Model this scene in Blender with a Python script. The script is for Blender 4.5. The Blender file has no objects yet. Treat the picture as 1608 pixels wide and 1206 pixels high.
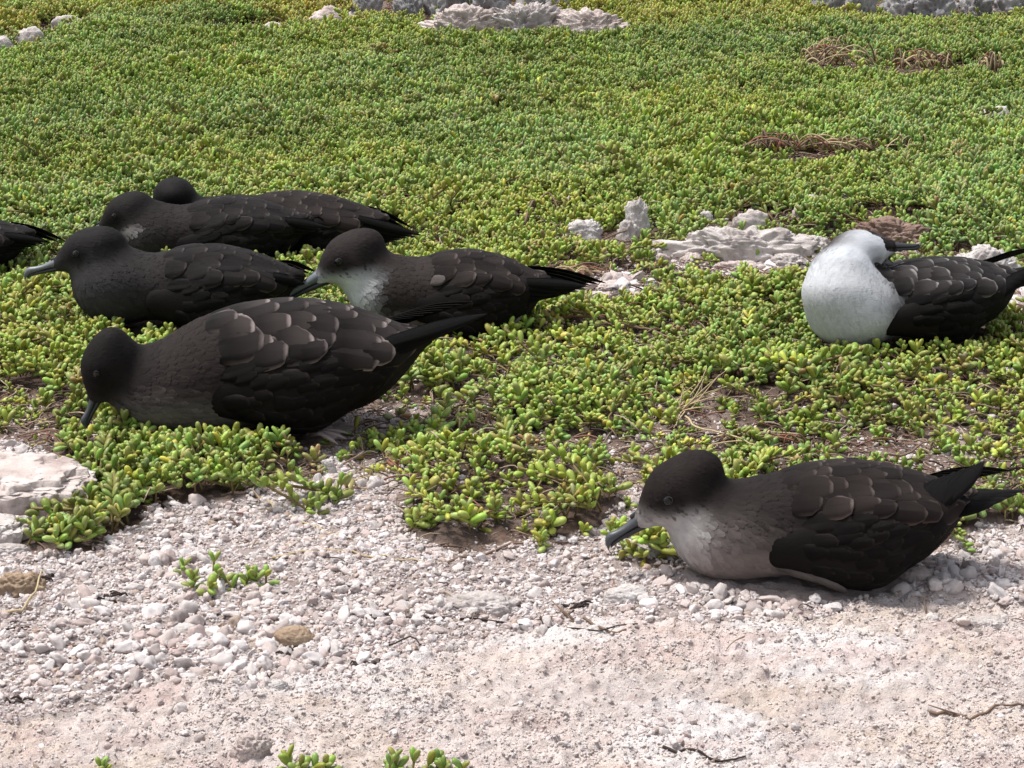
import bpy, math, random
import numpy as np
from mathutils import Vector, Matrix, Euler

random.seed(7)
RNG = np.random.default_rng(7)
SC = bpy.context.scene
COL = SC.collection

# ---------------------------------------------------------------- camera, sky, sun, exposure
CAM_H = 0.9
FPX = 3600.0                      # focal length in photograph pixels (1608 wide)
TILT = math.radians(17.6)
cam_data = bpy.data.cameras.new('camera')
cam_data.sensor_width = 36.0
cam_data.lens = 36.0 * FPX / 1608.0
cam_data.clip_start = 0.05
cam_data.clip_end = 2000.0
cam = bpy.data.objects.new('camera', cam_data)
cam.location = (0, 0, CAM_H)
cam.rotation_euler = (math.pi / 2 - TILT, 0, 0)
COL.objects.link(cam)
SC.camera = cam

SUN_EL, SUN_AZ = math.radians(68), math.radians(290)   # azimuth clockwise from +Y (north)
world = bpy.data.worlds.new('World')
SC.world = world
world.use_nodes = True
wn = world.node_tree
bg = wn.nodes['Background']
sky = wn.nodes.new('ShaderNodeTexSky')
sky.sky_type = 'NISHITA'
sky.sun_disc = False
sky.sun_elevation = SUN_EL
sky.sun_rotation = SUN_AZ
sky.dust_density = 4.0
sky.air_density = 1.0
hs = wn.nodes.new('ShaderNodeHueSaturation')
hs.inputs['Saturation'].default_value = 0.35
wn.links.new(sky.outputs[0], hs.inputs['Color'])
wn.links.new(hs.outputs[0], bg.inputs['Color'])
bg.inputs['Strength'].default_value = 0.078

sd = bpy.data.lights.new('sun', 'SUN')
sd.energy = 1.5
sd.angle = math.radians(10)
sd.color = (1.0, 0.96, 0.9)
sun = bpy.data.objects.new('sun', sd)
to_sun = Vector((math.sin(SUN_AZ) * math.cos(SUN_EL), math.cos(SUN_AZ) * math.cos(SUN_EL), math.sin(SUN_EL)))
sun.rotation_euler = to_sun.to_track_quat('Z', 'Y').to_euler()
COL.objects.link(sun)

SC.view_settings.view_transform = 'Standard'
SC.view_settings.look = 'None'
SC.view_settings.gamma = 1.0
SC.view_settings.exposure = 1.34
SC.view_settings.use_curve_mapping = False

# ---------------------------------------------------------------- small helpers
def tag(o, label=None, cat=None, group=None, kind=None):
    if label: o['label'] = label
    if cat: o['category'] = cat
    if group: o['group'] = group
    if kind: o['kind'] = kind
    return o

def G(px, py, z=0.0):
    """point at height z that the photograph shows at (px, py)"""
    X, Y = (px - 804) / FPX, -(py - 603) / FPX
    dx, dy, dz = X, math.cos(TILT) + Y * math.sin(TILT), -math.sin(TILT) + Y * math.cos(TILT)
    t = (z - CAM_H) / dz
    return np.array([dx * t, dy * t, z])

def G2(arr):
    return np.array([G(a, b)[:2] for a, b in arr])

def G3(px, py):
    """the same, on the built ground"""
    z = 0.0
    for _ in range(5):
        p = G(px, py, z); z = float(gz(p[None, :2])[0])
    return G(px, py, z)

def pxscale(py):
    th = TILT + math.atan((py - 603) / FPX)
    return FPX * math.sin(th) / CAM_H / math.cos(th - TILT)     # photo pixels per metre at that ground row

def smooth(a, b, x):
    t = np.clip((x - a) / (b - a), 0, 1)
    return t * t * (3 - 2 * t)

def _hash(i, j, k, seed):
    h = (i.astype(np.uint32) * np.uint32(374761393) + j.astype(np.uint32) * np.uint32(668265263)
         + k.astype(np.uint32) * np.uint32(2147483647) + np.uint32((seed * 974634777) & 0xffffffff))
    h = (h ^ (h >> np.uint32(13))) * np.uint32(1274126177)
    h = h ^ (h >> np.uint32(16))
    return (h & np.uint32(0xffffff)).astype(np.float64) / float(0xffffff)

def vnoise(P, seed=0):
    P = np.asarray(P, float)
    if P.shape[1] == 2:
        P = np.column_stack([P, np.zeros(len(P))])
    F = np.floor(P); f = P - F
    I = F.astype(np.int64) & 0xffffffff
    u = f * f * (3 - 2 * f)
    out = 0
    planar = not np.any(f[:, 2])
    for a in (0, 1):
        wa = u[:, 0] if a else 1 - u[:, 0]
        for b in (0, 1):
            wb = u[:, 1] if b else 1 - u[:, 1]
            for c in ((0,) if planar else (0, 1)):
                wc = u[:, 2] if c else 1 - u[:, 2]
                out = out + wa * wb * wc * _hash((I[:, 0] + a), (I[:, 1] + b), (I[:, 2] + c), seed)
    return out * 2 - 1

def fbm(P, scale, octv=4, seed=0, gain=0.5):
    s, a, n = 0, 1, 0
    P = np.asarray(P, float) * scale
    for o in range(octv):
        s = s + a * vnoise(P + o * 17.3, seed + o); n += a
        P = P * 2.03; a *= gain
    return s / n

def mesh_from(name, V, F, smooth_shade=True):
    me = bpy.data.meshes.new(name)
    V = np.asarray(V, float)
    if isinstance(F, np.ndarray):
        n, k = F.shape
        me.vertices.add(len(V)); me.vertices.foreach_set('co', V.astype(np.float32).ravel())
        me.loops.add(n * k); me.loops.foreach_set('vertex_index', F.astype(np.int32).ravel())
        me.polygons.add(n)
        me.polygons.foreach_set('loop_start', np.arange(0, n * k, k, dtype=np.int32))
        me.update(calc_edges=True)
    else:
        me.from_pydata([tuple(v) for v in V], [], F)
        me.update()
    if smooth_shade:
        me.polygons.foreach_set('use_smooth', np.ones(len(me.polygons), bool))
    return me

def point_color(me, C, name='Col'):
    C = np.asarray(C, float)
    if C.shape[1] == 3:
        C = np.column_stack([C, np.ones(len(C))])
    a = me.attributes.new(name, 'FLOAT_COLOR', 'POINT')
    a.data.foreach_set('color', C.astype(np.float32).ravel())

def link(name, me, mat=None, parent=None, loc=None):
    o = bpy.data.objects.new(name, me)
    COL.objects.link(o)
    if mat is not None and me is not None and not me.materials:
        me.materials.append(mat)
    if parent is not None: o.parent = parent
    if loc is not None: o.location = loc
    return o

def empty(name, loc=(0, 0, 0), rz=0.0):
    o = bpy.data.objects.new(name, None)
    o.empty_display_size = 0.02
    o.location = loc; o.rotation_euler = (0, 0, rz)
    COL.objects.link(o)
    return o

def tube(pts, rad, seg=5):
    pts = np.asarray(pts, float); n = len(pts)
    T = np.gradient(pts, axis=0); T /= np.linalg.norm(T, axis=1)[:, None] + 1e-9
    ref = np.array([0.12, 0.3, 0.95])
    A = np.cross(T, ref); A /= np.linalg.norm(A, axis=1)[:, None] + 1e-9
    B = np.cross(T, A)
    rad = np.broadcast_to(np.asarray(rad, float), (n,))
    th = np.arange(seg) * 2 * math.pi / seg
    V = (pts[:, None] + rad[:, None, None] * (np.cos(th)[None, :, None] * A[:, None] + np.sin(th)[None, :, None] * B[:, None])).reshape(-1, 3)
    F = []
    for i in range(n - 1):
        for j in range(seg):
            k = (j + 1) % seg
            F.append((i * seg + j, i * seg + k, (i + 1) * seg + k, (i + 1) * seg + j))
    F.append(tuple(range(seg))[::-1]); F.append(tuple((n - 1) * seg + j for j in range(seg)))
    return V, F

def icosphere(sub):
    t = (1 + 5 ** 0.5) / 2
    V = [(-1, t, 0), (1, t, 0), (-1, -t, 0), (1, -t, 0), (0, -1, t), (0, 1, t), (0, -1, -t), (0, 1, -t), (t, 0, -1), (t, 0, 1), (-t, 0, -1), (-t, 0, 1)]
    F = [(0, 11, 5), (0, 5, 1), (0, 1, 7), (0, 7, 10), (0, 10, 11), (1, 5, 9), (5, 11, 4), (11, 10, 2), (10, 7, 6), (7, 1, 8), (3, 9, 4), (3, 4, 2), (3, 2, 6), (3, 6, 8), (3, 8, 9), (4, 9, 5), (2, 4, 11), (6, 2, 10), (8, 6, 7), (9, 8, 1)]
    V = [np.array(v) / np.linalg.norm(v) for v in V]
    for _ in range(sub):
        mid = {}; F2 = []
        def m(a, b):
            k = (min(a, b), max(a, b))
            if k not in mid:
                v = V[a] + V[b]; V.append(v / np.linalg.norm(v)); mid[k] = len(V) - 1
            return mid[k]
        for a, b, c in F:
            ab, bc, ca = m(a, b), m(b, c), m(c, a)
            F2 += [(a, ab, ca), (b, bc, ab), (c, ca, bc), (ab, bc, ca)]
        F = F2
    return np.array(V), np.array(F)
ICO = {s: icosphere(s) for s in (1, 2, 3, 4, 5)}

def in_poly(P, poly):
    x, y = P[:, 0], P[:, 1]
    ins = np.zeros(len(P), bool)
    n = len(poly); j = n - 1
    for i in range(n):
        xi, yi = poly[i]; xj, yj = poly[j]
        c = ((yi > y) != (yj > y)) & (x < (xj - xi) * (y - yi) / (yj - yi + 1e-12) + xi)
        ins ^= c; j = i
    return ins

# ---------------------------------------------------------------- material helpers
class NT:
    def __init__(self, name):
        self.m = bpy.data.materials.new(name); self.m.use_nodes = True
        self.t = self.m.node_tree; self.N = self.t.nodes; self.L = self.t.links
        self.b = self.N['Principled BSDF']
    def n(self, typ, **kw):
        o = self.N.new(typ)
        for k, v in kw.items(): setattr(o, k, v)
        return o
    def link(self, a, b): self.L.new(a, b)
    def noise(self, scale, detail=4, vec=None, rough=0.55):
        o = self.n('ShaderNodeTexNoise'); o.inputs['Scale'].default_value = scale
        o.inputs['Detail'].default_value = detail; o.inputs['Roughness'].default_value = rough
        if vec is not None: self.link(vec, o.inputs['Vector'])
        return o
    def ramp(self, fac, stops):
        o = self.n('ShaderNodeValToRGB'); e = o.color_ramp.elements
        while len(e) < len(stops): e.new(0.5)
        for el, (p, c) in zip(e, stops):
            el.position = p; el.color = (*c, 1) if len(c) == 3 else c
        self.link(fac, o.inputs['Fac']); return o
    def mix(self, fac, a, b, mode='MIX'):
        o = self.n('ShaderNodeMix', data_type='RGBA', blend_type=mode)
        for s, v in ((o.inputs[0], fac), (o.inputs[6], a), (o.inputs[7], b)):
            if hasattr(v, 'links'): self.link(v, s)
            elif isinstance(v, (int, float)): s.default_value = v
            else: s.default_value = (*v, 1)
        return o.outputs[2]
    def attr(self, name, typ='GEOMETRY'):
        o = self.n('ShaderNodeAttribute', attribute_name=name, attribute_type=typ); return o
    def coord(self, which='Object'):
        return self.n('ShaderNodeTexCoord').outputs[which]
    def mapping(self, vec, scale):
        o = self.n('ShaderNodeMapping'); o.inputs['Scale'].default_value = scale
        self.link(vec, o.inputs['Vector']); return o.outputs[0]
    def math(self, op, a, b=0.5):
        o = self.n('ShaderNodeMath', operation=op)
        for s, v in ((o.inputs[0], a), (o.inputs[1], b)):
            if hasattr(v, 'links'): self.link(v, s)
            else: s.default_value = v
        return o.outputs[0]
    def bump(self, height, strength=0.5, dist=0.002, prev=None):
        o = self.n('ShaderNodeBump'); o.inputs['Strength'].default_value = strength
        o.inputs['Distance'].default_value = dist
        self.link(height, o.inputs['Height'])
        if prev is not None: self.link(prev, o.inputs['Normal'])
        return o.outputs[0]
    def out(self, color=None, rough=None, normal=None, spec=None, sss=None):
        if color is not None:
            if hasattr(color, 'links'): self.link(color, self.b.inputs['Base Color'])
            else: self.b.inputs['Base Color'].default_value = (*color, 1)
        if rough is not None:
            if hasattr(rough, 'links'): self.link(rough, self.b.inputs['Roughness'])
            else: self.b.inputs['Roughness'].default_value = rough
        if normal is not None: self.link(normal, self.b.inputs['Normal'])
        if spec is not None: self.b.inputs['Specular IOR Level'].default_value = spec
        return self.m

def mat_stone(name, light, dark, scale=60.0, spots=(0.25, 0.2, 0.19)):
    k = NT(name); v = k.coord()
    n1 = k.noise(scale * 0.35, 6, v); n2 = k.noise(scale * 3, 5, v, 0.7)
    base = k.ramp(n1.outputs['Fac'], [(0.32, dark), (0.6, light), (0.75, tuple(min(1, c * 1.12) for c in light))]).outputs[0]
    vo = k.n('ShaderNodeTexVoronoi'); vo.inputs['Scale'].default_value = scale * 2.2; k.link(v, vo.inputs['Vector'])
    pit = k.ramp(vo.outputs['Distance'], [(0.06, (1, 1, 1)), (0.2, (0, 0, 0))]).outputs[0]
    sel = k.ramp(k.noise(scale * 0.8, 2, v).outputs['Fac'], [(0.55, (0, 0, 0)), (0.65, (1, 1, 1))]).outputs[0]
    pm = k.math('MULTIPLY', pit, sel)
    c = k.mix(pm, base, spots)
    c = k.mix(k.math('MULTIPLY', n2.outputs['Fac'], 0.35), c, k.mix(1.0, c, (0.62, 0.58, 0.56), 'MULTIPLY'))
    bh = k.math('SUBTRACT', n2.outputs['Fac'], pm)
    b1 = k.bump(k.noise(scale * 1.1, 8, v, .75).outputs['Fac'], 0.6, 0.005)
    return k.out(c, 0.9, k.bump(bh, 0.7, 0.003, b1), 0.15)

def mat_tinted(name, rough=0.85, bump_scale=300, bump=0.4, dist=0.001, spec=0.2, atype='INSTANCER', mottled=0.5):
    k = NT(name); v = k.coord()
    a = k.attr('tint', atype)
    n = k.noise(bump_scale, 4, v)
    c = k.mix(k.math('MULTIPLY', n.outputs['Fac'], mottled), a.outputs['Color'], k.mix(1.0, a.outputs['Color'], (0.45, 0.4, 0.38), 'MULTIPLY'))
    return k.out(c, rough, k.bump(n.outputs['Fac'], bump, dist), spec)

# ---------------------------------------------------------------- layout of the ground cover (world plan, metres)
MAT_POLY = G2([(-500, 680), (0, 690), (50, 700), (120, 726), (158, 744), (128, 775), (75, 800), (30, 848), (55, 872), (150, 862), (172, 838), (235, 792),
               (330, 775), (420, 772), (500, 745), (530, 720), (570, 735), (610, 760), (645, 838), (720, 864), (800, 842), (880, 838),
               (950, 800), (985, 775), (1010, 755), (1150, 800), (1300, 830), (1450, 850), (1545, 815), (1608, 812), (2100, 800),
               (2400, -150), (-800, -150)])
PATCHES = [(505, 787, 55, 14, .8), (1015, 872, 55, 12, .8), (850, 845, 40, 14, .5), (940, 790, 45, 30, .6), (90, 640, 90, 40, .5)]
BARE = [(620, 655, 85, 30, .9), (745, 690, 45, 40, .75), (520, 690, 42, 45, .9), (590, 745, 75, 45, .75), (975, 735, 60, 40, .85),
        (1230, 700, 240, 38, .55), (1500, 690, 150, 45, .5), (920, 450, 115, 34, .95), (1165, 412, 150, 36, .97), (1330, 400, 90, 25, .8),
        (1390, 365, 70, 16, .95), (1570, 455, 110, 55, .96), (640, 376, 60, 10, .9), (1300, 256, 150, 17, .97), (1318, 112, 70, 24, .95), (1450, 122, 62, 18, .95),
        (1554, 130, 30, 16, .9), (25, 660, 55, 42, .75), (900, 545, 120, 22, .45), (1060, 530, 60, 14, .5), (1170, 492, 130, 9, .5), (822, 56, 185, 26, 1), (522, 52, 60, 18, .95),
        (385, 64, 80, 14, .95), (35, 76, 60, 18, .95), (1150, 358, 80, 16, .9), (945, 384, 90, 24, .93), (700, 22, 170, 28, .98), (1450, 24, 200, 28, .98), (1060, 8, 60, 6, .8),
        (1500, 585, 110, 16, .3), (1560, 90, 80, 8, .6), (850, 355, 40, 20, .4), (480, 650, 40, 18, .7), (1110, 690, 60, 40, .4), (700, 770, 70, 40, .35), (138, 630, 30, 24, .85), (800, 690, 60, 30, .5), (860, 760, 60, 20, .4), (1080, 430, 70, 30, .5), (1440, 720, 200, 30, .5), (330, 700, 60, 10, .3), (1560, 200, 34, 14, .9), (108, 52, 36, 12, .9), (1272, 338, 18, 10, .8), (895, 332, 12, 8, .8), (1000, 375, 40, 16, .8), (1360, 400, 110, 28, .9), (1397, 598, 16, 10, .8), (1586, 600, 16, 10, .8), (680, 640, 90, 20, .5), (880, 700, 60, 36, .6), (1090, 640, 40, 20, .5), (560, 810, 60, 20, .6), (1330, 650, 120, 16, .45), (760, 800, 40, 24, .4), (1000, 470, 80, 14, .5), (620, 600, 30, 18, .5)]

def blob(P, px, py, rx, ry):
    c = G(px, py)[:2]; a = G(px + rx, py)[0] - c[0]
    b = 0.5 * (G(px, py - ry)[1] - G(px, py + ry)[1])
    return np.sqrt(((P[:, 0] - c[0]) / a) ** 2 + ((P[:, 1] - c[1]) / b) ** 2)

PALE = [(1165, 408, 150, 26), (1570, 460, 100, 60), (935, 446, 95, 20), (1370, 385, 90, 18), (620, 655, 75, 26), (520, 692, 42, 44), (640, 376, 55, 8), (590, 745, 60, 40), (970, 740, 55, 34), (1150, 358, 60, 10), (1500, 700, 90, 20)]
def pale_zone(P):
    J = P + 0.03 * np.column_stack([fbm(P, 14, 3, 13), fbm(P, 14, 3, 14)])
    d = np.zeros(len(P))
    for (x, y, rx, ry) in PALE: d = np.maximum(d, smooth(1.2, .6, blob(J, x, y, rx, ry)))
    return d

def cover_density(P):
    """0..1, how densely the succulent grows at plan point P"""
    J = P + 0.022 * np.column_stack([fbm(P, 14, 3, 11), fbm(P, 14, 3, 12)]) * 2
    d = in_poly(J, MAT_POLY).astype(float)
    for (x, y, rx, ry, s) in PATCHES:
        d = np.maximum(d, s * smooth(1.15, 0.7, blob(J, x, y, rx, ry)))
    for (x, y, rx, ry, s) in BARE:
        d = d * (1 - s * smooth(1.3, 0.7, blob(J, x, y, rx, ry)))
    thin = smooth(3.3, 2.6, P[:, 1]) * 0.55 + smooth(4.5, 3.5, P[:, 1]) * 0.15
    d = d * (1 - thin * smooth(-0.15, 0.35, fbm(P, 9, 3, 31)))
    return d

def ridge(P):
    return 0.012 * np.exp(-((P[:, 1] - 5.45 - 0.1 * np.sin(P[:, 0] * 2)) / 0.55) ** 2)

def terrain(P, fine=True):
    P = np.asarray(P, float)
    h = 0.007 * fbm(P, 1.6, 3, 3) * smooth(1.0, 3.0, P[:, 1]) + 0.006 * fbm(P, 6, 2, 5)
    h += ridge(P)
    h += smooth(40, 300, np.hypot(P[:, 0], P[:, 1])) * 3 * fbm(P, 0.01, 2, 8)
    return h

GRID = {}
def tz(x, y):
    return float(terrain(np.array([[x, y]]))[0])

# gravel strip and bare limestone sheet in front
GRAVEL_EDGE = G2([(-500, 1120), (0, 1112), (230, 1092), (430, 1085), (560, 1060), (680, 1010), (800, 985), (960, 985), (1080, 975), (1240, 975), (1330, 940), (1500, 935), (1700, 930), (2200, 930), (2200, 400), (-500, 400)])

# ---------------------------------------------------------------- ground
def axis(lo, hi, step, far, grow):
    mid = np.arange(lo, hi, step)
    out = [hi]; s = step
    while out[-1] < far: s *= grow; out.append(out[-1] + s)
    return mid, np.array(out)


def gz(P):
    """height of the built ground under plan points P"""
    P = np.atleast_2d(np.asarray(P, float)); X, Y, H = GRID['X'], GRID['Y'], GRID['H']
    i = np.clip(np.searchsorted(X, P[:, 0]) - 1, 0, len(X) - 2); j = np.clip(np.searchsorted(Y, P[:, 1]) - 1, 0, len(Y) - 2)
    a = (P[:, 0] - X[i]) / (X[i + 1] - X[i]); c = (P[:, 1] - Y[j]) / (Y[j + 1] - Y[j])
    return H[j, i] * (1 - a) * (1 - c) + H[j, i + 1] * a * (1 - c) + H[j + 1, i] * (1 - a) * c + H[j + 1, i + 1] * a * c

def build_ground():
    xm, xp = axis(-0.62, 0.62, 0.0034, 400, 1.07)
    X = np.concatenate([-xp[::-1], xm, xp]) if True else None
    X = np.unique(np.round(X, 6))
    ym, yp = axis(1.70, 2.60, 0.0034, 9.0, 1.012)
    far = [yp[-1]]; s = 0.12
    while far[-1] < 500: s *= 1.25; far.append(far[-1] + s)
    near = [1.70]; s = 0.004
    while near[-1] > -60: s *= 1.25; near.append(near[-1] - s)
    Y = np.concatenate([np.array(near[::-1])[:-1], ym, yp, far[1:]])
    nx, ny = len(X), len(Y)
    GX, GY = np.meshgrid(X, Y)
    P = np.column_stack([GX.ravel(), GY.ravel()])
    h = terrain(P)
    dens = np.where((P[:, 1] > 1.7) & (P[:, 1] < 9), cover_density(P), 0)
    J = P + 0.03 * np.column_stack([fbm(P, 10, 3, 41), fbm(P, 10, 3, 42)]) * 1.5
    grav = in_poly(J, GRAVEL_EDGE).astype(float)
    closeup = smooth(5, 3, np.abs(P[:, 0])) * smooth(6, 3.2, P[:, 1]) * smooth(1.2, 1.6, P[:, 1])
    S = P * np.array([1, 1.9])               # limestone bedding runs across the view
    slab = fbm(S, 4.5, 4, 51)
    led = np.floor(slab * 6) / 6
    rockh = 0.008 * led + 0.006 * slab + 0.0048 * fbm(S, 45, 3, 52) + 0.0045 * vnoise(P * 140, 53) + .004 * np.minimum(0, fbm(S, 30, 2, 54))
    gravh = 0.006 * fbm(P, 18, 3, 61) + 0.0042 * fbm(P, 95, 2, 62) - 0.004
    h = h + closeup * np.where(grav > 0.5, gravh, rockh)
    h = h + 0.010 * smooth(0.1, 0.9, dens) * (0.3 + fbm(P, 10, 2, 63)) * smooth(1.7, 2.0, P[:, 1])
    GRID['X'], GRID['Y'], GRID['H'] = X, Y, h.reshape(ny, nx)
    V = np.column_stack([P, h])
    I = np.arange(nx * ny).reshape(ny, nx)
    F = np.stack([I[:-1, :-1], I[:-1, 1:], I[1:, 1:], I[1:, :-1]], -1).reshape(-1, 4)
    me = mesh_from('ground', V, F)
    # colour: pink-cream limestone, darker gravel bed, brown humus under the plants, dry green beyond
    n1, n2, n3 = fbm(S, 5, 4, 71), fbm(P, 16, 3, 72), fbm(S, 9, 3, 73)
    rock = np.array([.60, .54, .52]) + n1[:, None] * np.array([.10, .09, .08])
    tan = smooth(0.05, 0.45, n3)[:, None]; rock = rock * (1 - .6 * tan) + .6 * tan * np.array([.62, .53, .45])
    wht = smooth(0.1, 0.5, fbm(S, 6.5, 3, 74))[:, None]; rock = rock * (1 - .7 * wht) + .7 * wht * np.array([.74, .725, .73])
    pink = smooth(0.1, 0.5, fbm(S, 12, 3, 75))[:, None]; rock = rock * (1 - .5 * pink) + .5 * pink * np.array([.55, .42, .39])
    gr = np.array([.40, .345, .33]) + n2[:, None] * .08  # darkened to give the gaps between pebbles more contrast
    soil = np.array([.11, .08, .065]) + .03 * n2[:, None]
    g = grav[:, None]
    C = rock * (1 - g) + gr * g
    sm = smooth(0.15, 0.7, dens)[:, None]
    inmat = in_poly(P, MAT_POLY)[:, None]
    gap = np.where(inmat, np.array([.22, .165, .14]) + .08 * n2[:, None], C)
    C = gap * (1 - sm) + soil * sm
    pz = np.where(P[:, 1] < 9, pale_zone(P), 0)[:, None] * .85
    C = C * (1 - pz) + pz * (np.array([.46, .39, .37]) + .1 * n2[:, None])
    fargrass = smooth(8.5, 9.5, P[:, 1])[:, None]
    C = C * (1 - fargrass) + fargrass * (np.array([.07, .10, .03]) + .02 * n1[:, None])
    point_color(me, np.clip(C, 0.01, 1))
    k = NT('ground'); v = k.coord()
    a = k.attr('Col'); n = k.noise(160, 6, v, 0.65); nb = k.noise(420, 4, v, 0.7); nc = k.noise(34, 4, v)
    c = k.mix(k.math('MULTIPLY', n.outputs['Fac'], 0.5), a.outputs['Color'], k.mix(1.0, a.outputs['Color'], (.74, .68, .66), 'MULTIPLY'))
    sp = k.ramp(nb.outputs['Fac'], [(0.33, (1, 1, 1)), (0.42, (0, 0, 0))]).outputs[0]
    c = k.mix(k.math('MULTIPLY', sp, 0.75), c, k.mix(1.0, c, (.42, .36, .34), 'MULTIPLY'))
    nd = k.noise(1.0, 6, k.mapping(v, (38, 75, 60)), .7)
    pk = k.ramp(nd.outputs['Fac'], [(0.47, (0, 0, 0)), (0.62, (1, 1, 1))]).outputs[0]
    c = k.mix(k.math('MULTIPLY', pk, 0.55), c, k.mix(1.0, c, (.74, .655, .625), 'MULTIPLY'))
    lt = k.ramp(nc.outputs['Fac'], [(0.56, (0, 0, 0)), (0.72, (1, 1, 1))]).outputs[0]
    c = k.mix(k.math('MULTIPLY', lt, 0.3), c, k.mix(1.0, c, (1.25, 1.27, 1.3), 'MULTIPLY'))
    b1 = k.bump(n.outputs['Fac'], 0.8, 0.005); b2 = k.bump(nb.outputs['Fac'], 0.8, 0.002, b1)
    m = k.out(c, 0.92, b2, 0.15)
    o = link('ground', me, m)
    tag(o, kind='structure')
    return o
ground = build_ground()

# ---------------------------------------------------------------- scatter (geometry nodes) for uncountable ground cover
def scatter(name, P, rot, scl, idx, tint, variants, parent=None):
    me = bpy.data.meshes.new(name)
    n = len(P)
    me.vertices.add(n); me.vertices.foreach_set('co', np.asarray(P, np.float32).ravel())
    for nm, typ, key, data in (('rot', 'FLOAT_VECTOR', 'vector', rot), ('scl', 'FLOAT_VECTOR', 'vector', scl), ('idx', 'INT', 'value', idx)):
        a = me.attributes.new(nm, typ, 'POINT')
        a.data.foreach_set(key, np.asarray(data, np.int32 if typ == 'INT' else np.float32).ravel())
    a = me.attributes.new('tint', 'FLOAT_COLOR', 'POINT')
    a.data.foreach_set('color', np.column_stack([tint, np.ones(n)]).astype(np.float32).ravel())
    me.update()
    coll = bpy.data.collections.new(name + '_pieces')
    for i, (vm) in enumerate(variants):
        o = bpy.data.objects.new('%s_piece_%02d' % (name, i), vm); coll.objects.link(o)
    ng = bpy.data.node_groups.new(name, 'GeometryNodeTree')
    ng.interface.new_socket('Geometry', in_out='INPUT', socket_type='NodeSocketGeometry')
    ng.interface.new_socket('Geometry', in_out='OUTPUT', socket_type='NodeSocketGeometry')
    N, L = ng.nodes, ng.links
    gi, go = N.new('NodeGroupInput'), N.new('NodeGroupOutput')
    ci = N.new('GeometryNodeCollectionInfo'); ci.inputs['Collection'].default_value = coll
    ci.inputs['Separate Children'].default_value = True; ci.inputs['Reset Children'].default_value = True
    ip = N.new('GeometryNodeInstanceOnPoints'); ip.inputs['Pick Instance'].default_value = True
    def na(nm, t):
        o = N.new('GeometryNodeInputNamedAttribute'); o.data_type = t; o.inputs['Name'].default_value = nm
        return [s for s in o.outputs if s.enabled and s.name == 'Attribute'][0]
    L.new(gi.outputs[0], ip.inputs['Points']); L.new(ci.outputs[0], ip.inputs['Instance'])
    L.new(na('idx', 'INT'), ip.inputs['Instance Index'])
    L.new(na('rot', 'FLOAT_VECTOR'), ip.inputs['Rotation']); L.new(na('scl', 'FLOAT_VECTOR'), ip.inputs['Scale'])
    L.new(ip.outputs[0], go.inputs[0])
    o = bpy.data.objects.new(name, me); COL.objects.link(o)
    md = o.modifiers.new('scatter', 'NODES'); md.node_group = ng
    if parent is not None: o.parent = parent
    return o

# ---------------------------------------------------------------- birds: signed-distance bodies, conforming feathers
def d_ell(P, c, r, R=None):
    Q = P - c
    if R is not None: Q = Q @ R
    r = np.asarray(r, float)
    k0 = np.linalg.norm(Q / r, axis=1); k1 = np.linalg.norm(Q / (r * r), axis=1) + 1e-9
    return k0 * (k0 - 1) / k1

def d_cone(P, a, ra, b, rb, sy=1.0):
    q = np.array([1, 1 / sy, 1])
    P, a, b = P * q, np.asarray(a) * q, np.asarray(b) * q
    ab = b - a; t = np.clip(((P - a) @ ab) / (ab @ ab), 0, 1)
    return (np.linalg.norm(P - a - t[:, None] * ab, axis=1) - (ra + t * (rb - ra))) * min(1.0, sy)

def smin(a, b, k):
    h = np.maximum(k - np.abs(a - b), 0) / k
    return np.minimum(a, b) - h * h * k * 0.25

def ry(deg):
    c, s = math.cos(math.radians(deg)), math.sin(math.radians(deg))
    return np.array([[c, 0, s], [0, 1, 0], [-s, 0, c]])

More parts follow.
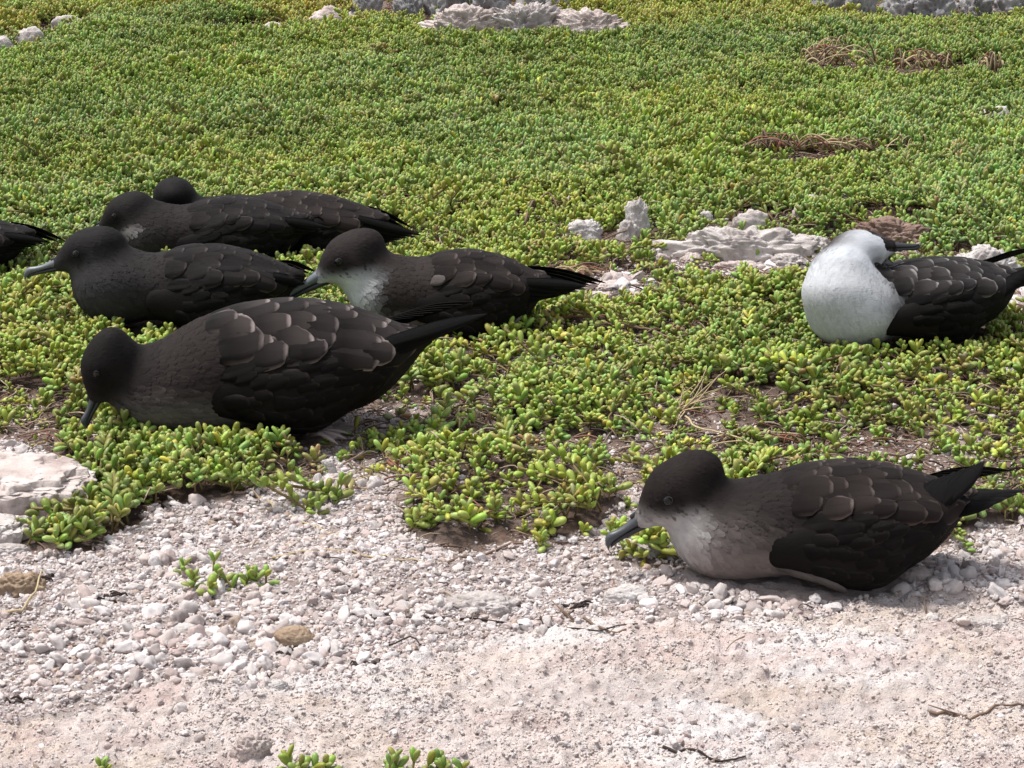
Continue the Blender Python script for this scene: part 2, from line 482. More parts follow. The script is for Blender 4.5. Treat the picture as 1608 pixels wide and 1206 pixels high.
def surface_nets(f, lo, hi, h):
    ax = [np.arange(lo[i], hi[i] + h, h) for i in range(3)]
    g = np.stack(np.meshgrid(*ax, indexing='ij'), -1); sh = g.shape[:3]
    q = 4
    Dc = f(g[::q, ::q, ::q].reshape(-1, 3)).reshape(g[::q, ::q, ::q].shape[:3])
    D = Dc.repeat(q, 0).repeat(q, 1).repeat(q, 2)[:sh[0], :sh[1], :sh[2]].copy()
    near = np.abs(D) < q * h * 2.6
    D[near] = f(g[near])
    S = D < 0
    cs = tuple(n - 1 for n in sh)
    cnt = np.zeros(cs, np.int8); acc = np.zeros(cs + (3,)); ne = np.zeros(cs)
    corner = [(a, b, c) for a in (0, 1) for b in (0, 1) for c in (0, 1)]
    sl = lambda A, c: A[c[0]:c[0] + cs[0], c[1]:c[1] + cs[1], c[2]:c[2] + cs[2]]
    for c in corner: cnt += sl(S, c)
    for c in corner:
        for d in range(3):
            if c[d]: continue
            c2 = list(c); c2[d] = 1
            a, b = sl(D, c), sl(D, c2)
            x = (a < 0) != (b < 0)
            t = np.where(x, a / np.where(x, a - b, 1), 0)
            for e in range(3):
                acc[..., e] += np.where(x, c[e] + (t if e == d else 0), 0)
            ne += x
    act = (cnt > 0) & (cnt < 8)
    idx = -np.ones(cs, int); idx[act] = np.arange(act.sum())
    ii = np.argwhere(act)
    V = (ii + acc[act] / ne[act][:, None]) * h + np.array([a[0] for a in ax])
    F = []
    for d in range(3):
        e1, e2 = (d + 1) % 3, (d + 2) % 3
        A = np.take(S, range(0, sh[d] - 1), d); B = np.take(S, range(1, sh[d]), d)
        w = np.argwhere(A != B)
        w = w[(w[:, e1] > 0) & (w[:, e2] > 0) & (w[:, e1] < cs[e1]) & (w[:, e2] < cs[e2])]
        q = []
        for o1, o2 in ((0, 0), (-1, 0), (-1, -1), (0, -1)):
            k = w.copy(); k[:, e1] += o1; k[:, e2] += o2
            q.append(idx[k[:, 0], k[:, 1], k[:, 2]])
        q = np.stack(q, 1)
        flip = A[w[:, 0], w[:, 1], w[:, 2]]
        q[~flip] = q[~flip][:, ::-1]
        F.append(q[:, ::-1] if False else q)
    return V, np.concatenate(F)

def grad(f, P, e=6e-4):
    k = np.array([[1, -1, -1], [-1, -1, 1], [-1, 1, -1], [1, 1, 1]], float)
    g = 0
    for v in k: g = g + v * f(P + v * e)[:, None]
    g = g / (4 * e)
    return g

def project(f, P, it=4):
    P = P.copy()
    for _ in range(it):
        g = grad(f, P); P -= f(P)[:, None] * g / (np.sum(g * g, 1)[:, None] + 1e-6)
    g = grad(f, P)
    return P, g / (np.linalg.norm(g, axis=1)[:, None] + 1e-9)

# ---- bird materials
def mat_plumage(name):
    k = NT(name); v = k.coord(); a = k.attr('Col')
    st = k.noise(1.0, 5, k.mapping(v, (120, 420, 420)), 0.6)
    cl = k.noise(70, 3, v)
    c = k.mix(k.math('MULTIPLY', st.outputs['Fac'], 0.5), a.outputs['Color'], k.mix(1.0, a.outputs['Color'], (.62, .6, .6), 'MULTIPLY'))
    c = k.mix(k.math('MULTIPLY', cl.outputs['Fac'], 0.4), c, k.mix(1.0, c, (1.25, 1.2, 1.18), 'MULTIPLY'))
    m = k.out(c, 0.75, k.bump(st.outputs['Fac'], 0.35, 0.0012), 0.12)
    return m
M_PLUM = mat_plumage('plumage')

def mat_feather(name, base, fringe, amt, warm=0.0):
    k = NT(name)
    uv = k.n('ShaderNodeUVMap').outputs[0]
    sx = k.n('ShaderNodeSeparateXYZ'); k.link(uv, sx.inputs[0])
    u, w = sx.outputs[0], sx.outputs[1]                       # u along the shaft, w = 0 at the shaft, 1 at the edge
    r = k.n('ShaderNodeObjectInfo').outputs['Random']
    v = k.coord()
    nz = k.noise(260, 3, v)
    tip = k.ramp(u, [(0.55, (0, 0, 0)), (0.95, (1, 1, 1))]).outputs[0]
    eu = k.math('ADD', u, k.math('MULTIPLY', nz.outputs['Fac'], 0.05))
    side = k.math('MULTIPLY', k.ramp(w, [(0.74, (0, 0, 0)), (1.0, (1, 1, 1))]).outputs[0], k.ramp(u, [(0.30, (0, 0, 0)), (0.62, (1, 1, 1))]).outputs[0])
    edge = k.math('MAXIMUM', side, k.ramp(eu, [(0.92, (0, 0, 0)), (1.02, (1, 1, 1))]).outputs[0])
    soft = k.math('MULTIPLY', k.ramp(u, [(0.45, (0, 0, 0)), (1.0, (1, 1, 1))]).outputs[0], 0.16)
    fm = k.math('MULTIPLY', k.math('MAXIMUM', edge, soft), k.math('MULTIPLY', k.math('ADD', r, 0.35), amt))
    barb = k.n('ShaderNodeTexWave', wave_type='BANDS', bands_direction='X'); 
    cmb = k.n('ShaderNodeCombineXYZ'); k.link(k.math('SUBTRACT', u, k.math('MULTIPLY', w, 0.35)), cmb.inputs[0]); k.link(w, cmb.inputs[1])
    k.link(cmb.outputs[0], barb.inputs['Vector']); barb.inputs['Scale'].default_value = 16; barb.inputs['Distortion'].default_value = 1.5
    vary = k.ramp(r, [(0, tuple(c * 0.7 for c in base)), (1, tuple(c * 1.35 for c in base))]).outputs[0]
    c = k.mix(k.math('MULTIPLY', nz.outputs['Fac'], 0.5), vary, k.mix(1.0, vary, (1.5, 1.35, 1.28), 'MULTIPLY'))
    shaft = k.ramp(w, [(0.0, (1, 1, 1)), (0.07, (0, 0, 0))]).outputs[0]
    c = k.mix(k.math('MULTIPLY', shaft, 0.5), c, tuple(b * 0.5 for b in base))
    c = k.mix(k.math('MULTIPLY', barb.outputs['Fac'], 0.35), c, k.mix(1.0, c, (.5, .48, .47), 'MULTIPLY'))
    c = k.mix(fm, c, fringe)
    return k.out(c, 0.62, k.bump(barb.outputs['Fac'], 0.5, 0.0007), 0.10)

def mat_plain(name, col, rough, spec=0.4, nscale=250, var=0.4):
    k = NT(name); v = k.coord(); n = k.noise(nscale, 4, v)
    c = k.mix(k.math('MULTIPLY', n.outputs['Fac'], var), col, tuple(x * 0.5 for x in col))
    return k.out(c, rough, k.bump(n.outputs['Fac'], 0.15, 0.0006), spec)
M_BILL = mat_plain('bill_horn', (.060, .066, .076), .42, .5)
M_BILLD = mat_plain('bill_horn_dark', (.022, .023, .026), .45, .45)
M_BILLP = mat_plain('bill_horn_pale', (.13, .145, .165), .40, .5)
M_EYE = mat_plain('eye', (.003, .0025, .0025), .05, .38, var=0)
M_LID = mat_plain('eyelid', (.035, .032, .031), .9, .05)
M_LIDD = mat_plain('eyelid_dark', (.012, .011, .011), .8)
M_FOOT = mat_plain('foot_skin', (.30, .24, .23), .6)
M_FOOTD = mat_plain('foot_skin_dark', (.03, .028, .028), .6)

def loft(st, seg=10, cap=True):
    """rings along x: (x, z centre, half width, half height)"""
    V = []; th = np.arange(seg) * 2 * math.pi / seg
    for (x, z, w, h) in st:
        for t in th: V.append((x, w * math.cos(t), z + h * math.sin(t)))
    F = []
    for i in range(len(st) - 1):
        for j in range(seg):
            k = (j + 1) % seg
            F.append((i * seg + j, (i + 1) * seg + j, (i + 1) * seg + k, i * seg + k))
    F.append(tuple(range(seg))[::-1]) ; F.append(tuple((len(st) - 1) * seg + j for j in range(seg)))
    return np.array(V), F

def resample(st, n):
    st = np.array(st); t = np.linspace(0, 1, len(st)); T = np.linspace(0, 1, n)
    return np.column_stack([np.interp(T, t, st[:, i]) for i in range(4)])

def feather_batch(f, base, d, L, W, lift, curl, camber, nu=9, nv=5, off0=0.0008):
    """vanes lying on surface f, tucked in at the base, their tips proud of the feathers behind"""
    base, d = np.asarray(base, float), np.asarray(d, float)
    L, W, lift, curl, camber = [np.broadcast_to(np.asarray(a, float), (len(base),)) for a in (L, W, lift, curl, camber)]
    p0, n0 = project(f, base)
    d = d - n0 * np.sum(d * n0, 1)[:, None]; d /= np.linalg.norm(d, axis=1)[:, None]; s = np.cross(n0, d)
    us = np.array([0, .2, .4, .58, .74, .86, .935, .98, 1.0]); vs = np.linspace(-1, 1, nv)
    prof = np.where(us < 0.5, 0.60 + 0.40 * np.sin(us / 0.5 * math.pi / 2), np.clip(1 - ((np.maximum(us, .5) - 0.5) / 0.506) ** 2.3, 0, 1) ** (1 / 2.1))
    U, Vv = np.meshgrid(us, vs, indexing='ij')
    a4 = lambda x: x[:, None, None, None]
    rag = np.random.default_rng(3).normal(0, .035, (len(base), nu, nv, 1)) * (np.abs(Vv) ** 3)[None, ..., None] * smooth(.3, .7, U)[None, ..., None]
    P = p0[:, None, None] + rag * a4(W) * np.sign(Vv)[None, ..., None] * s[:, None, None] + a4(L) * U[None, ..., None] * d[:, None, None] + (Vv * prof[:, None])[None, ..., None] * a4(W) * .5 * s[:, None, None] + a4(curl * L) * (U ** 2)[None, ..., None] * s[:, None, None]
    n = len(base); m = nu * nv
    P, N = project(f, P.reshape(-1, 3), 3)
    a3 = lambda x: x[:, None, None]
    sink = smooth(0, .42, U)[None]
    off = (-.0030 * (1 - sink) + sink * (off0 + a3(lift) * (U ** 1.3)[None] + a3(camber) * ((1 - Vv ** 2) * prof[:, None])[None] - (0.0009 * np.abs(Vv) ** 3)[None])).reshape(n, m)
    P, N = P.reshape(n, m, 3), N.reshape(n, m, 3)
    A = P + N * off[..., None]
    ring = [i * nv for i in range(nu)] + [(nu - 1) * nv + j for j in range(1, nv)] + [i * nv + nv - 1 for i in range(nu - 2, -1, -1)]
    Bl = P[:, ring] + N[:, ring] * (off[:, ring] - 0.0007 - 0.6 * lift[:, None])[..., None]
    VV = np.concatenate([A, Bl], 1)
    F = [(i * nv + j, (i + 1) * nv + j, (i + 1) * nv + j + 1, i * nv + j + 1) for i in range(nu - 1) for j in range(nv - 1)]
    F += [(ring[i], m + i, m + i + 1, ring[i + 1]) for i in range(len(ring) - 1)]
    uvv = np.concatenate([np.column_stack([U.ravel(), np.abs(Vv.ravel())]), np.column_stack([U.ravel()[ring], np.ones(len(ring))])])
    return VV, F, uvv

def blade_mesh(a, m, b, up, W, th=0.0009, n=12, nv=5, sharp=1.0, camber=0.15):
    """free flight feather along a curve a-m-b"""
    a, m, b, up = map(np.asarray, (a, m, b, up))
    t = np.linspace(0, 1, n)[:, None]
    C = (1 - t) ** 2 * a + 2 * t * (1 - t) * m + t * t * b
    T = np.gradient(C, axis=0); T /= np.linalg.norm(T, axis=1)[:, None]
    S = np.cross(T, up); S /= np.linalg.norm(S, axis=1)[:, None]; N = np.cross(S, T)
    tt = t[:, 0]
    prof = np.where(tt < 0.45, 0.80 + 0.20 * tt / 0.45, np.clip(1 - ((np.maximum(tt, .45) - 0.45) / 0.555) ** (1.9 / sharp), 0.015, 1) ** 0.85)
    vs = np.linspace(-1, 1, nv)
    top = C[:, None] + vs[None, :, None] * (prof * W * .5)[:, None, None] * S[:, None] - (camber * W * vs[None, :, None] ** 2) * (prof[:, None, None]) * N[:, None]
    bot = top - N[:, None] * th
    V = np.concatenate([top.reshape(-1, 3), bot.reshape(-1, 3)]); k = n * nv
    F = []
    for i in range(n - 1):
        for j in range(nv - 1):
            q = (i * nv + j, i * nv + j + 1, (i + 1) * nv + j + 1, (i + 1) * nv + j)
            F += [q[::-1], tuple(x + k for x in q)]
        for j in (0, nv - 1):
            F.append((i * nv + j, (i + 1) * nv + j, (i + 1) * nv + j + k, i * nv + j + k))
    U = np.repeat(tt, nv); w = np.abs(np.tile(vs, n))
    uvv = np.column_stack([U, w]); uvv = np.concatenate([uvv, uvv])
    return V, F, uvv

def feather_obj(name, VFU, mat, parent):
    V, F, uvv = VFU
    me = mesh_from(name, V, F)
    uv = me.uv_layers.new(name='UVMap')
    li = np.zeros(len(me.loops), np.int32); me.loops.foreach_get('vertex_index', li)
    uv.data.foreach_set('uv', uvv[li].astype(np.float32).ravel())
    return link(name, me, mat, parent)

def make_bird(sp):
    scale = sp.get('scale', 1.0)
    g = G3(*sp['root']); g[2] += sp.get('lift', 0.006)
    root = empty('shearwater', g, 0)
    root.rotation_euler = Euler((math.radians(sp.get('roll', 0)), math.radians(sp.get('pitch', 0)), math.radians(sp['yaw'])), 'XYZ')
    root.scale = (scale, scale, scale * sp.get('tall', 1.0))
    tag(root, sp['label'], 'bird', 'wedge-tailed seabirds resting on the ground')
    rs = np.random.default_rng(sp['seed'])
    # head frame
    hc = np.array(sp['head'], float); Fh = np.array(sp['fwd'], float); Fh /= np.linalg.norm(Fh)
    Uh = np.array(sp['up'], float); Uh -= Fh * (Uh @ Fh); Uh /= np.linalg.norm(Uh)
    HR = np.column_stack([Fh, np.cross(Uh, Fh), Uh]); hs_ = sp.get('hscale', 1.0)
    H = lambda p: hc + HR @ (np.asarray(p, float) * hs_)
    bw = sp.get('belly', 1.0)
    rear = sp.get('rear', 1.0)
    def warp(P):
        if rear == 1.0: return P
        Q = P.copy(); Q[:, 0] = np.where(P[:, 0] < 0, P[:, 0] / rear, P[:, 0]); return Q
    def body(P):
        P = warp(P)
        d = d_ell(P, (-.066, 0, sp.get('bz', .060)), (.112, .064 * bw, sp.get('brz', .059)), ry(sp.get('bp', 2)))
        d = smin(d, d_ell(P, np.array(sp.get('breast', (.045, 0, .048)), float), np.array(sp.get('breast_r', (.058, .056, .046)), float)), sp.get('bk', .035))
        d = smin(d, d_cone(P, (-.135, 0, .063), .032, (-.200, 0, .084), .008), .035)
        nk = sp['neck']
        dn = None
        for (a, ra), (b, rb) in zip(nk[:-1], nk[1:]):
            e = d_cone(P, np.array(a), ra, np.array(b), rb)
            dn = e if dn is None else smin(dn, e, .015)
        dh = d_ell(P, hc, np.array((.041, .0275, .0275)) * hs_, HR @ ry(7))
        dh = smin(dh, d_cone(P, H((.014, 0, -.002)), .0230 * hs_, H((.047, 0, -.0085)), .0105 * hs_), .016)
        dh = smin(dh, d_ell(P, H((0, 0, -.012)), np.array((.030, .026, .022)) * hs_, HR), .012)
        dn = smin(dn, dh, sp.get('hk', .014))
        return smin(d, dn, sp.get('nk', .018))
    wsh = sp.get('wshift', 0.0)
    def wing(P, s):
        Q = (warp(P) - np.array([wsh, 0, 0])) * np.array([1, s, 1])
        d = d_cone(Q, (-.004, .048, .047), .0215, (-.085, .055, .054), .035, .55)
        d = smin(d, d_cone(Q, (-.085, .055, .054), .035, (-.135, .041, .066), .022, .55), .03)
        d = smin(d, d_cone(Q, (-.135, .041, .066), .022, (-.190, .020, .088), .005, .6), .02)
        return d
    skin = lambda P: smin(body(P), np.minimum(wing(P, 1), wing(P, -1)), .010)
    V, F = surface_nets(body, (-.25, -.10, -.02), (.22, .10, .24), .0033)
    me = mesh_from('body', V, F)
    def colour(P, jitter=0.06):
        C = np.tile(np.array(sp['base']), (len(P), 1))
        Ph = (P - hc) @ HR / hs_
        nz = fbm(P, 55, 3, sp['seed'])
        for (space, c, r, col, soft) in sp['paint']:
            Q = Ph if space == 'h' else P
            d = np.linalg.norm((Q - np.array(c)) / np.array(r), axis=1) + nz * jitter
            soft = min(.6, soft * 1.6); w = smooth(1 + soft, 1 - soft, d)[:, None]
            C = C * (1 - w) + w * np.array(col)
        ed = np.linalg.norm((np.abs(Ph) - np.array([.019, .027, .003])) / np.array([.016, .02, .009]), axis=1)     # dark lores and brow round the eye
        C = C * (1 - .45 * smooth(1.3, .6, ed)[:, None])
        ck = np.linalg.norm((np.abs(Ph) - np.array([.004, .026, -.010])) / np.array([.024, .02, .010]), axis=1)     # paler cheek
        C = C * (1 + .55 * smooth(1.3, .5, ck)[:, None])
        return C * (1 + 0.22 * fbm(P, 110, 3, sp['seed'] + 5)[:, None])
    point_color(me, colour(V))
    link('body', me, M_PLUM, root)
    # fine contour plumage over head, neck, breast and flanks
    nrm = grad(body, V); nrm /= np.linalg.norm(nrm, axis=1)[:, None] + 1e-9
    cand = V[(skin(V) > -0.004) & (V[:, 2] > -0.005)]
    n = min(sp.get('flakes', 2600), len(cand))
    B = cand[rs.permutation(len(cand))[:n]]
    skel = [(np.array((-.22, 0, .09)), np.array((-1, 0, .2))), (np.array((-.08, 0, .06)), np.array((-1, 0, 0)))]
    nk = [np.array(a) for a, _ in sp['neck']] + [hc]
    for a, b in zip(nk[:-1], nk[1:]): skel.append(((a + b) / 2, (a - b) / np.linalg.norm(a - b)))
    skel.append((hc, -Fh))
    D = np.stack([np.exp(-np.sum((B - c) ** 2, 1) / (2 * .03 ** 2)) + 1e-9 for c, _ in skel], 1)
    flow = (D[:, :, None] * np.array([t for _, t in skel])[None]).sum(1) / D.sum(1)[:, None]
    Bp, Bn = project(body, B, 2)
    hd = np.linalg.norm(B - hc, axis=1)
    face = np.linalg.norm((B - H((.046, 0, -.010))), axis=1)
    L = np.where(hd < .045 * hs_, .0060, .0135) * (0.8 + 0.5 * rs.random(n)); L = L * np.clip(face / .03, .35, 1); W = L * .62
    flow = flow - Bn * np.sum(flow * Bn, 1)[:, None]; flow /= np.linalg.norm(flow, axis=1)[:, None] + 1e-9
    sd_ = np.cross(Bn, flow); ang = rs.normal(0, .18, n)[:, None]
    flow, sd_ = flow * np.cos(ang) + sd_ * np.sin(ang), sd_ * np.cos(ang) - flow * np.sin(ang)
    us = np.array([0, .4, .78, 1.0]); pr = np.array([.55, 1, .78, .25]); vs = np.array([-1, 0, 1.])
    P = Bp[:, None, None] + us[None, :, None, None] * L[:, None, None, None] * flow[:, None, None] + (vs[None, None, :, None] * pr[None, :, None, None]) * (W * .5)[:, None, None, None] * sd_[:, None, None]
    P, N = project(body, P.reshape(-1, 3), 2)
    lf = sp.get('ruffle', 1.0)
    off = (-.0006 + .0010 * lf * us ** 1.4)[None, :, None] + (.0006 * (1 - vs ** 2))[None, None, :] + np.zeros((n, 1, 1))
    P = P + N * (off * np.clip((L / .0135) ** 1.5, .12, 1)[:, None, None]).reshape(-1, 1)
    q = np.array([(i * 3 + j, (i + 1) * 3 + j, (i + 1) * 3 + j + 1, i * 3 + j + 1) for i in range(3) for j in range(2)])
    FF = (np.arange(n)[:, None, None] * 12 + q[None]).reshape(-1, 4)
    fm = mesh_from('plumage', P, FF)
    fc = colour(Bp); fc = fc * (1 + rs.normal(0, 1, n) * np.where(fc.mean(1) > .3, .03, .09))[:, None]
    point_color(fm, np.repeat(np.clip(fc, .004, .9), 12, 0))
    tag(link('plumage', fm, M_PLUM, root), kind='stuff')
    # wings with feather rows
    fmat, cmat, pmat = sp['mats']
    for s in (1, -1):
        wv, wf = surface_nets(lambda P: wing(P, s), (-.25, min(0, s * .12), -.02), (.03, max(0, s * .12), .14), .004)
        wm = mesh_from('wing', wv, wf)
        point_color(wm, np.tile(np.array(sp['wingcol']), (len(wv), 1)))
        w_ob = link('wing', wm, M_PLUM, root)
        def cast(x, phi):
            ph = np.radians(phi); t = np.linspace(.14, 0, 141)
            dr = np.column_stack([0 * ph, s * np.cos(ph), np.sin(ph)])
            R = np.column_stack([x, 0 * x, 0 * x + .055])[:, None] + t[None, :, None] * dr[:, None]
            i = np.argmax(skin(R.reshape(-1, 3)).reshape(len(x), -1) < 0, 1); return R[np.arange(len(x)), i]
        fs = sp.get('fsize', 1.0)
        rows = [
            # phi, x0, x1, step, L, W, lift, dir z, camber, material
            (-34, -.050, -.135, .019, .056, .017, .0005, .14, .0003, 'c'),
            (-22, -.012, -.140, .015, .034, .017, .0004, .20, .0003, 'c'),
            (-8, -.014, -.145, .015, .036, .018, .0004, .18, .0003, 'c'),
            (6, -.014, -.145, .016, .040, .019, .0005, .15, .0003, 'c'),
            (19, -.018, -.140, .017, .046, .021, .0006, .12, .0004, 'c'),
            (33, -.020, -.145, .0225, .046, .034, .0030, .02, .0010, 'f'),
            (47, .000, -.145, .0225, .048, .035, .0018, -.02, .0009, 'f'),
            (61, .008, -.150, .0225, .048, .036, .0015, -.03, .0008, 'f'),
            (76, .010, -.150, .023, .048, .036, .0014, -.01, .0007, 'f'),
            (90, .004, -.150, .024, .048, .036, .0013, 0, .0006, 'f')]
        acc = {k: [] for k in ('x', 'phi', 'z', 'L', 'W', 'lift', 'curl', 'cam', 'm')}
        for ri, (phi, x0, x1, stp, L_, W_, lift, dz, cam_, mk) in enumerate(rows):
            if mk == 'f': stp, L_, W_ = stp * fs, L_ * fs, W_ * fs
            x1 = x1 * rear; xs = np.arange(x0, x1, -stp) - (stp * .5 if ri % 2 else 0) + wsh
            f = rs.uniform(.86, 1.14, len(xs))
            acc['x'].append(xs + rs.normal(0, .0022, len(xs))); acc['phi'].append(phi + rs.normal(0, 2.4, len(xs)))
            acc['z'].append(dz + rs.normal(0, .09, len(xs))); acc['L'].append(L_ * f * np.where(xs < -.10, 1.15, 1)); acc['W'].append(W_ * f * rs.uniform(.9, 1.1, len(xs)))
            acc['lift'].append(lift * rs.uniform(.6, 1.4, len(xs))); acc['curl'].append(rs.normal(0, .06, len(xs))); acc['cam'].append(np.full(len(xs), cam_)); acc['m'] += [mk] * len(xs)
        A_ = {k: (np.concatenate(v) if k != 'm' else v) for k, v in acc.items()}
        bs = cast(A_['x'], A_['phi'])
        dv = np.column_stack([-np.ones(len(bs)), 0 * A_['z'], A_['z']])
        VV, FF_, uvv = feather_batch(skin, bs, dv, A_['L'], A_['W'], A_['lift'], A_['curl'], A_['cam'])
        for vv, mk in zip(VV, A_['m']):
            feather_obj('feather', (vv, FF_, uvv), {'f': fmat, 'c': cmat, 'p': pmat}[mk], w_ob)
        tx, ty, tzz = sp.get('tip' if s > 0 else 'tip2', (-.235, .020, .112))
        for i in range(7):
            k = i / 6
            a = np.array([(-.095 - .012 * i) * rear, s * (.056 - .003 * i), .060 + .0055 * i])
            b = np.array([tx + .062 * (1 - k), s * (ty + .014 * (1 - k)), tzz - .018 * (1 - k)])
            m = (a + b) / 2 + np.array([0, s * .014, .006])
            feather_obj('flight_feather', blade_mesh(a, m, b, np.array([0.1, s * .8, .6]), .023 - .0011 * i, th=.0006, sharp=1.1, n=16), pmat, w_ob)
    tl = sp.get('tail', (-.262, 0, .092))
    for i, kx in enumerate((0, 1, -1, 2, -2, 3, -3)):
        b = np.array(tl) + np.array([.012 * abs(kx), .0065 * kx, .001 - .0020 * abs(kx)])
        a = np.array([-.150 * rear, .006 * kx, .080 - .002 * abs(kx)])
        feather_obj('tail_feather', blade_mesh(a, (a + b) / 2 + np.array([0, .003 * kx, .004]), b, (.2, .18 * kx, 1), .021, th=.0006, sharp=1.0), pmat, root)
    # pale flank plumes under the wing
    for (p0, d, L_, W_) in sp.get('flank', []):
        VV, FF_, uvv = feather_batch(skin, [p0], [d], L_, W_, .003, 0, .002, off0=.002)
        feather_obj('flank_feather', (VV[0], FF_, uvv), sp['flankmat'], root)
    for (p0, d, L_, W_) in sp.get('pale', []):
        VV, FF_, uvv = feather_batch(skin, [p0], [d], L_, W_, .0015, 0, .0006, off0=.0022)
        feather_obj('pale_feather', (VV[0], FF_, uvv), M_FLANKD, root)['label'] = 'pale grey feather showing on the shoulder'
    # bill
    bl = sp.get('bill', .046); q = bl / .046 * 1.0
    up = [(-.010, .0010, .0100, .0080), (0, .0018, .0086, .0066), (.14, .0020, .0074, .0058), (.30, .0012, .0056, .0042), (.50, .0000, .0046, .0034), (.68, -.0002, .0043, .0036),
          (.82, .0000, .0043, .0045), (.92, -.0016, .0034, .0045), (.99, -.0048, .0024, .0038), (1.02, -.0095, .0013, .0026), (1.0, -.0140, .0003, .0005)]
    bt = sp.get('bthick', 1.05); up = [(x * bl if x > 0 else x, z * bt, w * bt, h * bt) for x, z, w, h in up]
    lowr = [(-.010, -.0050, .0085, .0055), (0, -.0054, .0072, .0042), (.3 * bl, -.0050, .0052, .0030), (.6 * bl, -.0044, .0042, .0024), (.82 * bl, -.0046, .0034, .0022), (.92 * bl, -.0062, .0020, .0016), (.95 * bl, -.0076, .0006, .0005)]
    lowr = [(x, z * bt, w * bt, h * bt) for x, z, w, h in lowr]
    gape = sp.get('gape', 0.0)
    bb = np.array([.045, 0, -.0085])
    def bill_part(st, n, droop=0):
        BV, BF = loft([tuple(r) for r in resample(st, n)], 12)
        c, s_ = math.cos(droop), math.sin(droop)
        BV = np.column_stack([BV[:, 0] * c + BV[:, 2] * s_ * 0, BV[:, 1], BV[:, 2] - BV[:, 0] * s_])
        return np.array([H(p + bb) for p in BV]), BF
    v1, f1 = bill_part(up, 30)
    bo = link('bill', mesh_from('bill', v1, f1), sp.get('billmat', M_BILL), root)
    v2, f2 = bill_part(lowr, 14, gape + .02)
    link('lower_mandible', mesh_from('lower_mandible', v2, f2), M_BILLD, bo)
    tp = [H(bb + np.array(p)) for p in ((-.004, 0, .0072), (.004, 0, .0078), (.012, 0, .0070), (.0135, 0, .0068))]
    v3, f3 = tube(tp, [.0030 * hs_, .0029 * hs_, .0024 * hs_, .0012 * hs_], 8)
    link('nostril_tube', mesh_from('nostril_tube', v3, f3), M_BILLD, bo)
    # eyes
    for s in (1, -1):
        e, en = project(body, H((.019, s * .026, .004))[None]); e, en = e[0], en[0]
        iv, if_ = ICO[3]
        eo = link('eye', mesh_from('eye', iv * .0049 * hs_ + (e - en * .0024 * hs_), if_), M_EYE, root)
        ax = Fh - en * (Fh @ en); ax /= np.linalg.norm(ax); bx = np.cross(en, ax)
        th = np.linspace(0, 2 * math.pi, 25)[:-1]
        ring = [e + en * .0004 + (math.cos(t) * ax * .0054 + math.sin(t) * bx * .0036) * hs_ for t in th]
        rv = []; rf = []
        for i, p in enumerate(ring):
            o = (p - e); o = o / np.linalg.norm(o)
            rad = .0009 * hs_ * (1.0 if math.cos(th[i]) < -0.1 else .25)
            for j in range(6):
                a = j * math.pi / 3; rv.append(p + (math.cos(a) * o + math.sin(a) * en) * rad)
        for i in range(24):
            for j in range(6):
                rf.append((i * 6 + j, ((i + 1) % 24) * 6 + j, ((i + 1) % 24) * 6 + (j + 1) % 6, i * 6 + (j + 1) % 6))
        link('eyelid', mesh_from('eyelid', np.array(rv), rf), M_LID if (sp.get('lid', 0) and True) else M_LIDD, eo)
    # feet
    for (ankle, toe_dir, fmt) in sp.get('feet', []):
        ak = np.array(ankle, float); td = np.array(toe_dir, float); td /= np.linalg.norm(td)
        fv, ff = tube([ak + np.array([-.004, 0, .035]), ak + np.array([-.002, 0, .016]), ak], [.0035, .003, .0034], 7)
        allv, allf = list(fv), [tuple(f) for f in ff]
        sdv = np.cross(np.array([0, 0, 1.]), td); tips = []
        for a in (-.42, 0, .42):
            d = td * math.cos(a) + sdv * math.sin(a)
            pts = [ak, ak + d * .018 + np.array([0, 0, .005]), ak + d * .034 + np.array([0, 0, .001]), ak + d * .042 + np.array([0, 0, -.002])]
            v, f = tube(pts, [.003, .0026, .0022, .0006], 6); o = len(allv); allv += list(v); allf += [tuple(i + o for i in x) for x in f]; tips.append(pts)
        for p, r_ in ((tips[0], tips[1]), (tips[1], tips[2])):
            o = len(allv); allv += [p[0], p[1], p[2], r_[2], r_[1]]; allf.append((o, o + 1, o + 2, o + 3, o + 4))
        link('foot', mesh_from('foot', np.array(allv), allf), fmt, root)
    return root

MF_BROWN = mat_feather('scapular_brown', (0.01067, 0.00775, 0.00719), (.17, .135, .122), .55)
MF_BROWN3 = mat_feather('scapular_brown_pale_fringe', (0.00577, 0.00406, 0.00393), (.27, .225, .215), .9)
MF_GREY2 = mat_feather('scapular_grey_fringe', (0.01170, 0.00967, 0.00967), (.26, .24, .24), .9)
MF_GREY5 = mat_feather('scapular_dusky', (0.00743, 0.00604, 0.00613), (.13, .11, .105), .5)
MC_DARK = mat_feather('covert_dark', (0.00340, 0.00256, 0.00240), (.040, .031, .028), .5)
MC_DARK2 = mat_feather('covert_black', (0.00206, 0.00176, 0.00176), (.03, .026, .026), .4)
MP_BLACK = mat_feather('primary_black', (0.00206, 0.00176, 0.00176), (.03, .026, .025), .3)
M_FLANK = mat_feather('flank_grey', (.10, .088, .084), (.17, .15, .145), .6)
M_FLANKD = mat_feather('flank_dusky', (.085, .075, .072), (.16, .145, .14), .6)

